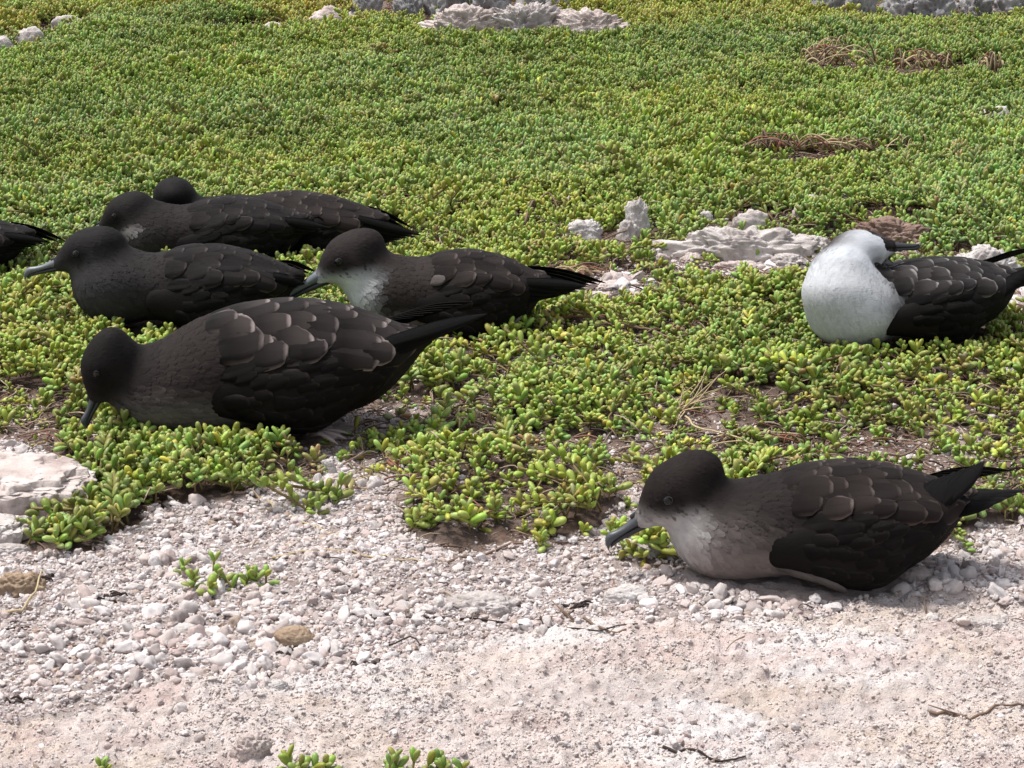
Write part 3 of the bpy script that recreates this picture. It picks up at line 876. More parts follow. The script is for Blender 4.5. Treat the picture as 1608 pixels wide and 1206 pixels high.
W_ = (.60, .60, .61); DK = (.0135, .0098, .0092); BR = (.028, .021, .0195)
STD_NECK = [((.048, 0, .048), .042), ((.072, 0, .068), .032), ((.086, 0, .084), .027)]
BIRDS = [
 dict(label='dark brown seabird with pale throat resting alone on white gravel at front right', root=(1212, 898), yaw=181, scale=1.0, seed=11, lift=-.002,
      hscale=1.10, lid=1, head=(.093, 0, .098), fwd=(.84, .04, -.50), up=(.44, 0, .86), neck=STD_NECK, base=(0.0136, 0.0105, 0.0099), wingcol=(.007, .0055, .0054),
      breast=(.044, 0, .047), breast_r=(.060, .057, .047),
      paint=[('b', (.09, 0, .02), (.13, .09, .052), (.22, .19, .18), .35), ('b', (.105, 0, .055), (.040, .05, .030), (.42, .41, .40), .35), ('h', (.03, 0, -.026), (.040, .04, .016), (.36, .355, .35), .3),
             ('b', (-.02, 0, .004), (.09, .08, .028), (.22, .195, .185), .3), ('h', (.0, 0, .016), (.055, .05, .030), DK, .2)],
      mats=(MF_BROWN, MC_DARK, MP_BLACK), tip=(-.212, .004, .124), tip2=(-.245, .010, .108), tail=(-.258, .006, .092), bill=.046,
      flank=[((-.010, .052, .006), (-1, .15, -.02), .058, .022), ((-.02, .055, .010), (-1, .1, .02), .048, .018), ((.005, .052, .012), (-1, .1, -.05), .05, .02)], flankmat=M_FLANK),
 dict(label='white-breasted seabird with its head turned back over its dark wings at right edge', root=(1384, 540), yaw=200, scale=1.05, tall=.86, seed=22, ruffle=.45, wshift=.018, lift=.004,
      hk=.007, bk=.03, head=(.030, -.026, .136), fwd=(-.97, .20, -.06), up=(0, -.45, -.89), hscale=.92,
      neck=[((.046, 0, .060), .055), ((.066, .004, .088), .045), ((.060, -.006, .114), .036), ((.045, -.020, .130), .028)], base=(0.0124, 0.0105, 0.0105), wingcol=(.007, .0055, .0054),
      breast=(.046, 0, .058), breast_r=(.056, .060, .058), nk=.02,
      paint=[('b', (.085, .01, .06), (.078, .095, .11), (.49, .51, .54), .2), ('h', (.0, 0, -.018), (.090, .06, .036), (.49, .52, .56), .12), ('h', (.004, 0, .036), (.040, .05, .026), (.03, .028, .03), .12),
             ('b', (.065, -.05, .150), (.05, .040, .035), (.05, .042, .04), .4), ('b', (-.02, 0, .0), (.10, .09, .022), (.40, .39, .39), .3)],
      mats=(MF_GREY2, MC_DARK2, MP_BLACK), tip=(-.235, .018, .100), tip2=(-.245, .02, .115), bill=.046, lid=0,
      flank=[((-.03, .054, .008), (-1, .2, .05), .08, .024), ((-.06, .054, .008), (-1, .2, .12), .06, .02)], flankmat=M_FLANKD, feet=[((-.10, .05, .004), (.6, .8, 0), M_FOOTD)]),
 dict(label='brown seabird with scalloped back feathers and its bill dipped into the plants at front left', root=(332, 678), yaw=184, rear=1.16, scale=1.14, tall=1.01, seed=33, pitch=2, lift=.008,
      head=(.102, .014, .084), fwd=(.50, .15, -.85), up=(.85, 0, .5), hscale=.84,
      neck=[((.000, 0, .060), .046), ((.050, .0, .050), .034), ((.084, .006, .072), .025)], base=(0.0186, 0.0139, 0.0133), wingcol=(.007, .0055, .0054),
      bz=.066, brz=.066, breast=(.028, 0, .042), breast_r=(.076, .058, .042),
      paint=[('b', (.03, 0, .01), (.115, .09, .040), (.15, .135, .13), .3), ('h', (0, 0, .0), (.055, .06, .05), (.008, .0066, .0066), .3), ('b', (.0, 0, .0), (.09, .09, .020), (.20, .18, .175), .3)],
      mats=(MF_BROWN3, MC_DARK, MP_BLACK), fsize=1.22, tip=(-.300, -.004, .106), tip2=(-.285, .004, .120), tail=(-.285, .0, .100), bill=.044,
      feet=[((-.105, .050, .000), (-1, .35, 0), M_FOOT)]),
 dict(label='brown-capped seabird with white throat facing left behind the scalloped front bird', root=(664, 526), yaw=178, scale=1.0, rear=.84, pitch=-4, seed=44, lift=.006,
      head=(.102, .004, .104), fwd=(.86, .12, -.47), up=(.56, 0, .8), hscale=1.14,
      neck=[((.050, 0, .058), .045), ((.085, 0, .080), .036), ((.100, 0, .096), .031)], base=(0.0223, 0.0174, 0.0161), wingcol=(.007, .0055, .0054),
      paint=[('b', (.125, 0, .045), (.06, .07, .045), (.50, .52, .54), .3), ('h', (.03, 0, -.028), (.05, .045, .020), (.50, .53, .55), .25), ('h', (.0, 0, .016), (.06, .055, .033), (.020, .0155, .015), .2),
             ('b', (.02, 0, .01), (.10, .09, .030), (.24, .21, .20), .3)],
      pale=[((-.004, .046, .086), (-1, 0, -.12), .028, .016)],
      mats=(MF_BROWN, MC_DARK, MP_BLACK), tip=(-.225, .004, .084), tip2=(-.250, .006, .088), tail=(-.225, 0, .078), bill=.058, bthick=1.25, gape=.02, billmat=M_BILLP, lid=0,
      flank=[((-.06, .056, .006), (-1, .1, .1), .09, .022), ((-.02, .056, .006), (-1, .1, .05), .08, .022), ((-.09, .05, .01), (-1, -.1, .15), .06, .018)], flankmat=M_FLANKD),
 dict(label='sooty grey seabird with grey breast and long grey bill, facing left among the plants', root=(258, 516), yaw=177, scale=1.0, rear=.94, pitch=-3, seed=55, lift=.004,
      head=(.098, .004, .106), fwd=(.96, .06, -.28), up=(.28, 0, .96), hscale=1.08,
      neck=[((.060, 0, .056), .046), ((.082, 0, .078), .037), ((.090, 0, .094), .031)], base=(0.0161, 0.0136, 0.0136), wingcol=(.007, .0055, .0054),
      breast=(.068, 0, .054), breast_r=(.060, .058, .052),
      paint=[('b', (.10, 0, .03), (.09, .08, .07), (.042, .041, .044), .3), ('h', (.02, 0, -.02), (.045, .04, .022), (.042, .041, .043), .3), ('h', (0, 0, .016), (.06, .05, .032), (.012, .011, .0115), .25)],
      mats=(MF_GREY5, MC_DARK2, MP_BLACK), tip=(-.198, .006, .076), tip2=(-.212, .008, .090), tail=(-.200, 0, .076), bill=.052, billmat=M_BILLP),
 dict(label='dusky seabird with pale cheek smudge facing left just behind the sooty grey bird', root=(300, 420), yaw=176, scale=.93, seed=66, lift=.0,
      head=(.100, .004, .096), fwd=(.90, .06, -.36), up=(.36, 0, .9),
      neck=[((.055, 0, .060), .046), ((.082, 0, .078), .038), ((.094, 0, .090), .032)], base=(0.0161, 0.0130, 0.0130), wingcol=(.007, .0055, .0054),
      breast=(.056, 0, .052), breast_r=(.060, .058, .050),
      paint=[('b', (.10, 0, .03), (.08, .08, .055), (.035, .032, .032), .3), ('h', (.0, .02, -.026), (.018, .03, .008), (.22, .21, .21), .3), ('h', (0, 0, .014), (.06, .05, .032), (.012, .0105, .0105), .25)],
      mats=(MF_GREY5, MC_DARK2, MP_BLACK), tip=(-.232, .004, .074), tip2=(-.225, .008, .084), tail=(-.215, 0, .076), bill=.048),
 dict(label='rearmost dark seabird of the group with its round head turned away', root=(405, 399), yaw=172, scale=1.0, tall=.88, seed=77, lift=.0,
      hscale=1.16, head=(.138, -.004, .094), fwd=(.25, -.95, -.12), up=(.0, 0, 1),
      neck=[((.040, 0, .050), .044), ((.085, 0, .052), .034), ((.128, 0, .076), .030)], base=(0.0149, 0.0118, 0.0118), wingcol=(.007, .0055, .0054),
      breast=(.050, 0, .050), breast_r=(.060, .058, .050),
      paint=[('h', (0, 0, .0), (.06, .06, .05), (.009, .008, .008), .3)],
      mats=(MF_BROWN, MC_DARK2, MP_BLACK), tip=(-.262, .004, .062), tip2=(-.245, .008, .070), tail=(-.240, 0, .060), bill=.046, flakes=1600, pitch=-3),
 dict(label='dark seabird cut off by the left edge, only its rear showing', root=(-158, 442), yaw=184, scale=1.0, tall=.85, seed=88, lift=.0,
      head=(.095, 0, .104), fwd=(.9, 0, -.36), up=(.36, 0, .9), neck=STD_NECK, base=(0.0136, 0.0112, 0.0112), wingcol=(.007, .0055, .0054),
      paint=[('h', (0, 0, .0), (.06, .06, .05), (.016, .013, .013), .3)],
      mats=(MF_GREY5, MC_DARK2, MP_BLACK), tip=(-.225, .008, .072), tip2=(-.250, .015, .066), tail=(-.190, 0, .062), bill=.046, flakes=1600),
]
BIRD_ROOTS = [make_bird(b) for b in BIRDS]

def bird_mask(P, grow=1.0):
    """plan points lying under a bird"""
    m = np.zeros(len(P), bool)
    for b, r in zip(BIRDS, BIRD_ROOTS):
        y = math.radians(b['yaw']); c, s = math.cos(y), math.sin(y)
        Q = (P[:, :2] - np.array(r.location[:2])) / b.get('scale', 1)
        L = np.column_stack([Q[:, 0] * c + Q[:, 1] * s, -Q[:, 0] * s + Q[:, 1] * c])
        m |= ((L[:, 0] + .03) / (.125 + .06 * (grow - 1))) ** 2 + (L[:, 1] / (.068 + .06 * (grow - 1))) ** 2 < 1
    return m
# ---------------------------------------------------------------- rocks and stones
M_LIME = mat_stone('limestone_pale', (.66, .61, .59), (.36, .315, .30), 70)
M_LIMEP = mat_stone('limestone_pink', (.68, .60, .57), (.40, .32, .30), 70)
M_GREYR = mat_stone('limestone_grey', (.44, .43, .43), (.17, .165, .165), 45, (.08, .08, .08))
M_TAN = mat_stone('stone_tan', (.46, .35, .25), (.30, .21, .15), 90)
M_RUST = mat_stone('stone_rust', (.34, .24, .20), (.17, .11, .09), 60)
M_WHITE = mat_stone('stone_white', (.72, .69, .675), (.46, .42, .405), 80)

def rock(name, px, py, w, h, depth, mat, seed, label, cat='rock', rough=0.25, sub=4, rz=0.0, group=None, sink=0.3, px2=None, ledge=0.0):
    """a rock whose foot the photograph shows at (px, py); w, h, depth in photo pixels (width, height, depth across the ground)"""
    c = G3(px, py); s = pxscale(py)
    if py < 30: h = h * 1.5 + 6
    elif py < 420: h = h + 8
    sx, sz, sy = w / s / 2, h / s, depth / s / 2
    V, F = ICO[sub]
    n = fbm(V * np.array([sx, sy, sz]) / max(sx, sy, sz), 2.2, 4, seed) + 0.55 * fbm(V * np.array([sx, sy, sz]) / max(sx, sy, sz), 7, 3, seed + 9)
    n = n + .5 * (1 - 2 * np.abs(fbm(V * np.array([sx, sy, sz * 2]) / max(sx, sy, sz), 5, 3, seed + 2)) - .5)
    pits = np.minimum(0, fbm(V * np.array([sx, sy, sz]) / max(sx, sy, sz), 12, 2, seed + 4) + .1)
    r = 1 + rough * n + rough * 0.9 * pits
    W = V * r[:, None]
    W[:, 2] = np.sign(W[:, 2]) * np.abs(W[:, 2]) ** (0.75 if not ledge else .4)
    if ledge: W[:, 2] = W[:, 2] * (1 - ledge) + ledge * np.round(W[:, 2] * 3 + .3 * n) / 3
    W = W * np.array([sx, sy, sz])
    W[:, 2] = np.maximum(W[:, 2], -sz * sink - 0.01)
    o = link(name, mesh_from(name, W, F), mat, None, tuple(c))
    o.rotation_euler = (0, 0, rz)
    tag(o, label, cat, group)
    return o

rock('limestone_outcrop', 730, 60, 130, 38, 46, M_LIMEP, 1, 'left third of the long pale pink limestone outcrop at top centre', rough=.45, sub=5)
rock('limestone_outcrop', 830, 58, 120, 48, 46, M_LIME, 101, 'highest middle part of the pale limestone outcrop at top centre', rough=.48, sub=5, rz=.4)
rock('limestone_outcrop', 930, 62, 130, 36, 44, M_LIMEP, 102, 'right third of the long pale pink limestone outcrop at top centre', rough=.45, sub=5, rz=-.2)
rock('limestone_rock', 522, 48, 78, 26, 34, M_LIMEP, 3, 'low domed rock left of the long top-centre outcrop', rough=.25)
rock('limestone_rock', 430, 58, 46, 14, 16, M_LIMEP, 91, 'small flat rock left of the low domed rock', rough=.25, sub=3)
rock('limestone_rock', 345, 62, 50, 14, 14, M_LIME, 4, 'thin white flat stone at the back edge of the lawn', sub=3)
rock('limestone_rock', 48, 72, 44, 22, 26, M_LIME, 5, 'pale stone near the top left corner', sub=3)
rock('limestone_rock', 4, 86, 36, 20, 24, M_LIME, 6, 'rounded pale stone cut by the left edge near the top', sub=3)
rock('limestone_rock', 108, 47, 56, 14, 16, M_LIME, 7, 'thin pale slab in the upper left vegetation', sub=3)
RUBBLE = [(575, 26, 50, 16, 'leftmost grey rubble block at the top edge'), (640, 28, 60, 18, 'second grey rubble block from the left at the top edge'), (700, 26, 70, 26, 'tall grey rubble block behind the left end of the top-centre outcrop'),
          (770, 24, 70, 22, 'grey rubble block behind the middle of the top-centre outcrop'), (835, 18, 60, 20, 'dark grey rubble block cut by the top edge above the outcrop'), (885, 20, 60, 14, 'grey rubble block at the top edge above the right end of the outcrop'),
          (990, 14, 40, 12, 'small lone grey block at the top edge right of the outcrop'), (1300, 26, 50, 20, 'first grey block of the top right rubble, counted from the left'), (1350, 28, 60, 22, 'largest grey block of the top right rubble'),
          (1412, 24, 60, 16, 'grey block right of the largest one in the top right rubble'), (1470, 26, 70, 16, 'long low grey block in the top right rubble'), (1532, 24, 60, 14, 'second to last grey block of the top right rubble'), (1592, 22, 60, 16, 'grey rubble block in the top right corner')]
for i, (x, y, w, h, lab) in enumerate(RUBBLE):
    rock('rubble_block', x, y, w, h * 1.5, w * .7, M_GREYR, 20 + i, lab, rough=.42, sub=4, rz=i * 1.3, group='grey rubble along the far edge')
rock('white_stone', 1560, 200, 58, 26, 24, M_WHITE, 40, 'white oblong stone lying in the lawn at upper right', sub=3, rz=-.25)
rock('white_stone', 916, 376, 62, 24, 30, M_WHITE, 41, 'flat white stone in the plants behind the white-throated bird', sub=4, rough=.3)
rock('limestone_rock', 1000, 368, 38, 50, 28, M_WHITE, 42, 'pointed white rock standing beside the flat white stone', sub=4, rough=.45)
rock('limestone_rock', 985, 378, 36, 24, 24, M_LIME, 43, 'low pale lump at the foot of the pointed white rock', sub=3, rough=.4)
rock('limestone_rock', 1180, 360, 62, 22, 28, M_LIME, 44, 'pale flat stone above the long middle outcrop', sub=3, rough=.3)
rock('limestone_rock', 1106, 356, 30, 18, 16, M_WHITE, 45, 'small white stone left of the pale flat stone', sub=3)
rock('limestone_outcrop', 1165, 408, 235, 46, 60, M_LIME, 46, 'long rugged limestone outcrop left of the white-breasted bird', rough=.40, sub=5)
rock('limestone_rock', 1160, 424, 90, 14, 28, M_LIMEP, 47, 'broken pale rock at the front foot of the middle outcrop', rough=.4)
rock('limestone_rock', 1272, 396, 70, 20, 34, M_LIME, 48, 'pale rock touching the neck of the white-breasted bird', rough=.35)
rock('rusty_rock', 1395, 380, 128, 26, 46, M_RUST, 49, 'reddish brown rock with pale top behind the white-breasted bird', rough=.36, sub=5)
rock('white_boulder', 1545, 446, 116, 56, 60, M_WHITE, 50, 'white boulder behind the tail of the white-breasted bird', rough=.3, sub=5)
rock('white_stone', 1272, 338, 24, 24, 16, M_WHITE, 51, 'tiny round white stone above the middle outcrop', sub=3)
rock('white_stone', 1327, 330, 18, 16, 12, M_WHITE, 52, 'tiny white stone right of the round one', sub=3)
rock('white_stone', 1250, 354, 18, 24, 12, M_LIMEP, 53, 'tiny pinkish upright stone below the round white one', sub=3, rough=.4)
rock('white_stone', 895, 332, 18, 18, 12, M_WHITE, 54, 'tiny white stone in the lawn above the flat white stone', sub=3)
rock('white_chip', 1397, 592, 22, 22, 12, M_WHITE, 55, 'bright white chip in the plants in front of the white-breasted bird', cat='chip', sub=3, rough=.5)
rock('white_chip', 1586, 594, 22, 20, 14, M_LIME, 56, 'pale grey chip in the plants near the right edge', cat='chip', sub=3, rough=.5)
rock('white_chip', 256, 693, 14, 8, 8, M_WHITE, 57, 'white chip under the breast of the scalloped front bird', cat='chip', sub=2)
rock('limestone_slab', 20, 778, 270, 50, 190, M_LIMEP, 60, 'layered pinkish limestone slab at the left edge', rough=.20, sub=5, ledge=.5)
rock('limestone_slab', -10, 842, 130, 30, 80, M_LIME, 61, 'lower pale limestone ledge cut by the left edge', rough=.28, sub=5, ledge=.4)
rock('limestone_rock', 15, 866, 60, 12, 26, M_LIME, 62, 'small pale rock below the left limestone ledges', rough=.3)
rock('brown_stone', 32, 926, 76, 28, 44, M_TAN, 63, 'brown stone on the gravel at the left edge', rough=.36, sub=4)
rock('tan_pebble', 462, 1008, 66, 26, 44, M_TAN, 64, 'tan rounded stone among white gravel at lower left', rough=.14, sub=4)
rock('white_stone', 292, 992, 40, 14, 26, M_WHITE, 65, 'smooth white flat stone left of the tan stone', rough=.12, sub=3)
rock('limestone_rock', 742, 714, 28, 34, 20, M_LIMEP, 66, 'upright pinkish stone poking through the plants at centre', rough=.3)
rock('limestone_rock', 515, 744, 26, 24, 18, M_WHITE, 67, 'white stone at the plant edge below the tail of the scalloped bird', rough=.3)
rock('limestone_rock', 395, 1182, 56, 30, 40, M_LIMEP, 68, 'low pointed pale rock fin near the bottom edge', rough=.4)
rock('pale_stone', 1440, 906, 60, 15, 36, M_LIMEP, 69, 'pale flat stone in front of the tail of the gravel bird', rough=.2)
rock('pale_stone', 985, 940, 70, 22, 46, M_WHITE, 70, 'largest pale rounded stone in front of the gravel bird', rough=.16)
rock('pale_stone', 1018, 872, 50, 16, 30, M_LIME, 71, 'pale flat stone under the bill of the gravel bird', rough=.2)
rock('pale_stone', 1550, 980, 60, 14, 40, M_LIME, 72, 'worn pale stone at the right edge of the gravel', rough=.24)
rock('pale_stone', 755, 955, 120, 24, 60, M_LIME, 73, 'broad low pale rock in the centre of the gravel', rough=.3)
rock('pale_stone', 436, 1085, 36, 16, 30, M_WHITE, 74, 'small blocky stone at the front edge of the gravel', rough=.35)

# loose gravel: the largest pebbles one by one, the rest as one mass
M_PEB = mat_tinted('pebble', .88, 260, .5, .0012, .2)
def pebble_mesh(i, sub):
    V, F = ICO[sub]; r = np.random.default_rng(100 + i)
    n = fbm(V, 1.8, 3, 200 + i); pl = V.copy()
    for _ in range(5):                                          # chipped facets
        d = r.normal(size=3); d /= np.linalg.norm(d); t = r.uniform(.55, .85)
        k = pl @ d - t; pl = pl - np.where(k > 0, k, 0)[:, None] * d * .85
    W = pl * (1 + .55 * n)[:, None] * np.array([1, r.uniform(.6, .95), r.uniform(.5, .75)])
    me = mesh_from('pebble', W, F, smooth_shade=True); me.materials.append(M_PEB); return me
PEB = [pebble_mesh(i, 2) for i in range(9)]

def pebble_tints(n, r):
    C = np.array([[.74, .72, .71], [.68, .62, .60], [.80, .79, .80], [.60, .52, .50], [.50, .46, .45], [.55, .46, .39]])
    k = r.choice(6, n, p=[.32, .24, .24, .11, .06, .03])
    return C[k] * r.uniform(.78, 1.08, (n, 1)) * np.array([.97, .925, .915])

def build_gravel():
    r = np.random.default_rng(5)
    N = 560000
    P = np.column_stack([r.uniform(-.95, .95, N), r.uniform(1.7, 4.1, N)])
    P = P[np.abs(P[:, 0]) < .225 * P[:, 1] + .12]; N = len(P)
    J = P + 0.03 * np.column_stack([fbm(P, 10, 3, 41), fbm(P, 10, 3, 42)]) * 1.5
    g = in_poly(J, GRAVEL_EDGE); d = cover_density(P); inm = in_poly(P, MAT_POLY)
    pr = np.where(g, np.where(inm, .02 + .10 * (1 - d), .75 * (0.7 + .5 * smooth(-.4, .3, fbm(P, 7, 2, 81)))), .03)
    pr = np.where(g, np.maximum(pr, .5 * pale_zone(P)), .02 + .12 * smooth(-.1, .4, fbm(P, 5, 3, 86)))
    keep = (r.random(N) < pr) & ~bird_mask(P) & (d < .9)
    P = P[keep]; g = g[keep]; inm = inm[keep]; n = len(P)
    s = .0014 * (1 - r.random(n) * .985) ** (-.42); s = np.clip(s, .0012, .0075) * .88 * np.where(g & ~inm, 1, .8)
    s = s * (1 + .30 * smooth(-.1, .4, fbm(P, 6, 2, 83)))
    s = s * (1 + 1.0 * pale_zone(P) * (P[:, 1] > 2.9))
    z = gz(P)
    return P, z, s, r
gP, gZ, gS, gr_ = build_gravel()
nG = len(gP)
gRot = gr_.uniform(0, 6.28, (nG, 3)); gRot[:, :2] = gr_.normal(0, .5, (nG, 2))
gScl = gS[:, None] * gr_.uniform(.75, 1.3, (nG, 3)); gIdx = gr_.integers(0, len(PEB), nG); gT = pebble_tints(nG, gr_)
pix = gS * FPX / np.hypot(gP[:, 1], CAM_H)
vis = (np.abs(gP[:, 0]) < gP[:, 1] * .225 * 1.03) & (gP[:, 1] > 1.93)
order = np.argsort(-(pix * vis)); big = order[:290]; rest = np.setdiff1d(np.arange(nG), big)
for i in big:
    o = bpy.data.objects.new('pebble', PEB[gIdx[i]]); COL.objects.link(o); o.parent = ground
    o.location = (gP[i, 0], gP[i, 1], gZ[i] + gS[i] * .28); o.rotation_euler = gRot[i]; o.scale = gScl[i] * 1.25
    o['tint'] = [float(c) for c in gT[i]]
gv = scatter('gravel', np.column_stack([gP[rest], gZ[rest] + gS[rest] * .22]), gRot[rest], gScl[rest], gIdx[rest], gT[rest], PEB)
tag(gv, 'loose white and pinkish coral gravel spread over the foreground', 'gravel', kind='stuff')

# coarse grit lying on the bare limestone
def build_grit():
    r = np.random.default_rng(15); N = 100000
    P = np.column_stack([r.uniform(-.66, .66, N), r.uniform(1.68, 2.7, N)])
    J = P + 0.03 * np.column_stack([fbm(P, 10, 3, 41), fbm(P, 10, 3, 42)]) * 1.5
    g = in_poly(J, GRAVEL_EDGE)
    keep = (~g) & (r.random(N) < .25 + .75 * smooth(-.3, .3, fbm(P * np.array([1, 1.9]), 8, 3, 84))) & ~bird_mask(P)
    P = P[keep]; n = len(P); s = .0009 * (1 - r.random(n) * .98) ** (-.3)
    V = []
    for i in range(5):
        v, f = ICO[1]; q = np.random.default_rng(600 + i)
        me = mesh_from('grit', v * (1 + .3 * q.normal(size=(len(v), 1))) * np.array([1, .8, .6]), f, False); me.materials.append(M_PEB); V.append(me)
    rot = np.column_stack([r.normal(0, .4, (n, 2)), r.uniform(0, 6.28, n)])
    T = .35 * pebble_tints(n, r) + .65 * np.array([.66, .59, .56])
    o = scatter('grit', np.column_stack([P, gz(P) + s * .25]), rot, s[:, None] * r.uniform(.7, 1.3, (n, 3)), r.integers(0, 5, n), T, V)
    tag(o, 'coarse pinkish grit on the bare limestone at the bottom', 'grit', kind='stuff')
build_grit()

for i, (x, y, w, h, lab) in enumerate([(1235, 418, 60, 12, 'low flat pale stone between the middle outcrop and the white breast'), (1085, 418, 54, 12, 'low flat stone at the left foot of the middle outcrop'), (1520, 470, 60, 12, 'flat pale stone on bare ground behind the right bird'),
        (1590, 478, 50, 16, 'flat pale stone at the right edge behind the tail'), (960, 452, 60, 10, 'low whitish stone beyond the tail of the white-throated bird'), (1030, 405, 36, 8, 'small low stone left of the middle outcrop'), (1595, 560, 40, 12, 'pale stone low at the right edge under the tail'),
        (250, 40, 40, 8, 'small pale stone in the yellowed growth at upper left'), (190, 50, 34, 8, 'second small pale stone at upper left, nearer the lawn'), (600, 58, 50, 8, 'flat pale stone just left of the top-centre outcrop'), (1500, 92, 44, 8, 'small flat pale stone above the brown tussocks'), (1565, 90, 40, 8, 'flat pale stone above the smallest tussock')]):
    rock('pale_stone', x, y, w, h, w * .6, [M_LIME, M_LIMEP, M_WHITE][i % 3], 130 + i, lab, rough=.3, sub=4, rz=i)
# ---------------------------------------------------------------- succulent ground cover
def mat_leaf():
    k = NT('succulent_leaf'); v = k.coord()
    t = k.attr('tint', 'INSTANCER'); lv = k.attr('leafvar')
    n = k.noise(420, 2, v)
    c = k.mix(1.0, t.outputs['Color'], lv.outputs['Color'], 'MULTIPLY')
    c = k.mix(k.math('MULTIPLY', n.outputs['Fac'], .35), c, k.mix(1.0, c, (1.35, 1.25, .9), 'MULTIPLY'))
    m = k.out(c, 0.42, None, 0.35)
    k.b.inputs['Subsurface Weight'].default_value = 0.0
    return m
M_LEAF = mat_leaf()
M_STEM = mat_plain('succulent_stem', (.20, .15, .06), .7, .3)

def leaf_geo(L, W, bend=.2, seg=6):
    st = [(0, .30), (.22, .70), (.55, 1.0), (.82, .90), (.96, .50)]
    V, F = [], []
    for t, r in st:
        for j in range(seg):
            a = j * 2 * math.pi / seg
            V.append((math.cos(a) * r * W / 2, math.sin(a) * r * W * .38 + bend * L * t * t * .5, t * L))
    V.append((0, bend * L * .5, L))
    for i in range(len(st) - 1):
        for j in range(seg):
            k = (j + 1) % seg; F.append((i * seg + j, i * seg + k, (i + 1) * seg + k, (i + 1) * seg + j))
    tip = len(V) - 1; o = (len(st) - 1) * seg
    F += [(o + j, o + (j + 1) % seg, tip) for j in range(seg)]
    return np.array(V), F

def sprig(i):
    """list of (matrix, L, W, var) for one shoot"""
    r = np.random.default_rng(300 + i); out = []
    npair = r.integers(2, 5); H = r.uniform(.005, .012); az = r.uniform(0, 6.28)
    lean = r.normal(0, .25, 2)
    if i >= 12:                                              # trailing runner
        npair = 6
        for p in range(npair):
            for s in (-1, 1):
                x = .008 + p * .0085; L = r.uniform(.009, .014); a = s * r.uniform(.5, 1.2)
                M = Matrix.Translation((x, 0, .006 + .004 * math.sin(p))) @ Matrix.Rotation(a, 4, 'X') @ Matrix.Rotation(r.uniform(.3, .9), 4, 'Y')
                out.append((M, L, L * r.uniform(.45, .58), (r.uniform(.85, 1.2), r.uniform(.82, 1.15), r.uniform(.6, 1.2))))
        return out, .006, np.zeros(2)
    for p in range(npair):
        t = p / max(1, npair - 1)
        for s in (0, 1):
            tilt = math.radians(r.uniform(52, 82) * (1 - t) + r.uniform(8, 32) * t)
            a = az + s * math.pi + p * 1.35 + r.normal(0, .25)
            L = r.uniform(.0110, .0170) * (1 - .20 * t); W = L * r.uniform(.45, .60)
            z = H * t; M = Matrix.Translation((lean[0] * z, lean[1] * z, z)) @ Matrix.Rotation(a, 4, 'Z') @ Matrix.Rotation(-tilt, 4, 'X')
            out.append((M, L, W, (r.uniform(.80, 1.15), r.uniform(.82, 1.18), r.uniform(.6, 1.3))))
    return out, H, lean

def sprig_mesh(i):
    leaves, H, lean = sprig(i); V, F, C, mi = [], [], [], []
    for M, L, W, var in leaves:
        lv, lf = leaf_geo(L, W); o = len(V)
        V += [tuple(M @ Vector(v)) for v in lv]; F += [tuple(x + o for x in f) for f in lf]
        C += [var] * len(lv); mi += [0] * len(lf)
    if i >= 12: sv, sf = tube([(-.012, 0, -.006), (0, 0, .005), (.02, .001, .006), (.04, -.001, .006), (.056, 0, .007)], .0013, 4)
    else: sv, sf = tube([(0, 0, -.012), (lean[0] * H * .5, lean[1] * H * .5, H * .5), (lean[0] * H, lean[1] * H, H)], .0011, 4)
    o = len(V); V += [tuple(v) for v in sv]; F += [tuple(x + o for x in f) for f in sf]; C += [(1, 1, 1)] * len(sv); mi += [1] * len(sf)
    me = mesh_from('sprig', np.array(V), F); point_color(me, np.array(C), 'leafvar')
    me.materials.append(M_LEAF); me.materials.append(M_STEM)
    me.polygons.foreach_set('material_index', np.array(mi, np.int32))
    return me
NSPRIG = 15
SPRIGS = [sprig_mesh(i) for i in range(NSPRIG)]

GREEN, YEL, BLUE, OLIVE = np.array([.205, .268, .062]), np.array([.33, .36, .075]), np.array([.185, .265, .105]), np.array([.30, .26, .11])
def cover_tint(P, r):
    n = len(P)
    a = smooth(-.15, .45, fbm(P, 3.0, 3, 91) + .25 * smooth(3.4, 2.6, P[:, 1]))[:, None]
    b = smooth(.0, .5, fbm(P, 2.2, 3, 92) + .1 * smooth(2.8, 4, P[:, 1]))[:, None]
    T = GREEN * (1 - .42 * a) + YEL * .42 * a
    T = T * (1 - .45 * b) + BLUE * .45 * b
    dry = (smooth(5.45, 5.8, P[:, 1]) * (.5 + .4 * smooth(.3, -.6, P[:, 0])) * smooth(-.3, .3, fbm(P, 4, 2, 93)))[:, None]
    T = T * (1 - dry) + dry * np.array([.34, .31, .07])
    pick = r.random(n)
    fr = smooth(4.2, 2.8, P[:, 1]); T = np.where((pick < .015 + .04 * fr)[:, None], YEL * 1.1, T); T = np.where((pick > .99 - .03 * fr)[:, None], OLIVE, T)
    return T * r.uniform(.72, 1.28, (n, 1)) * (1 + .22 * fbm(P, 1.3, 3, 96) + .16 * fbm(P, 7, 2, 97))[:, None]

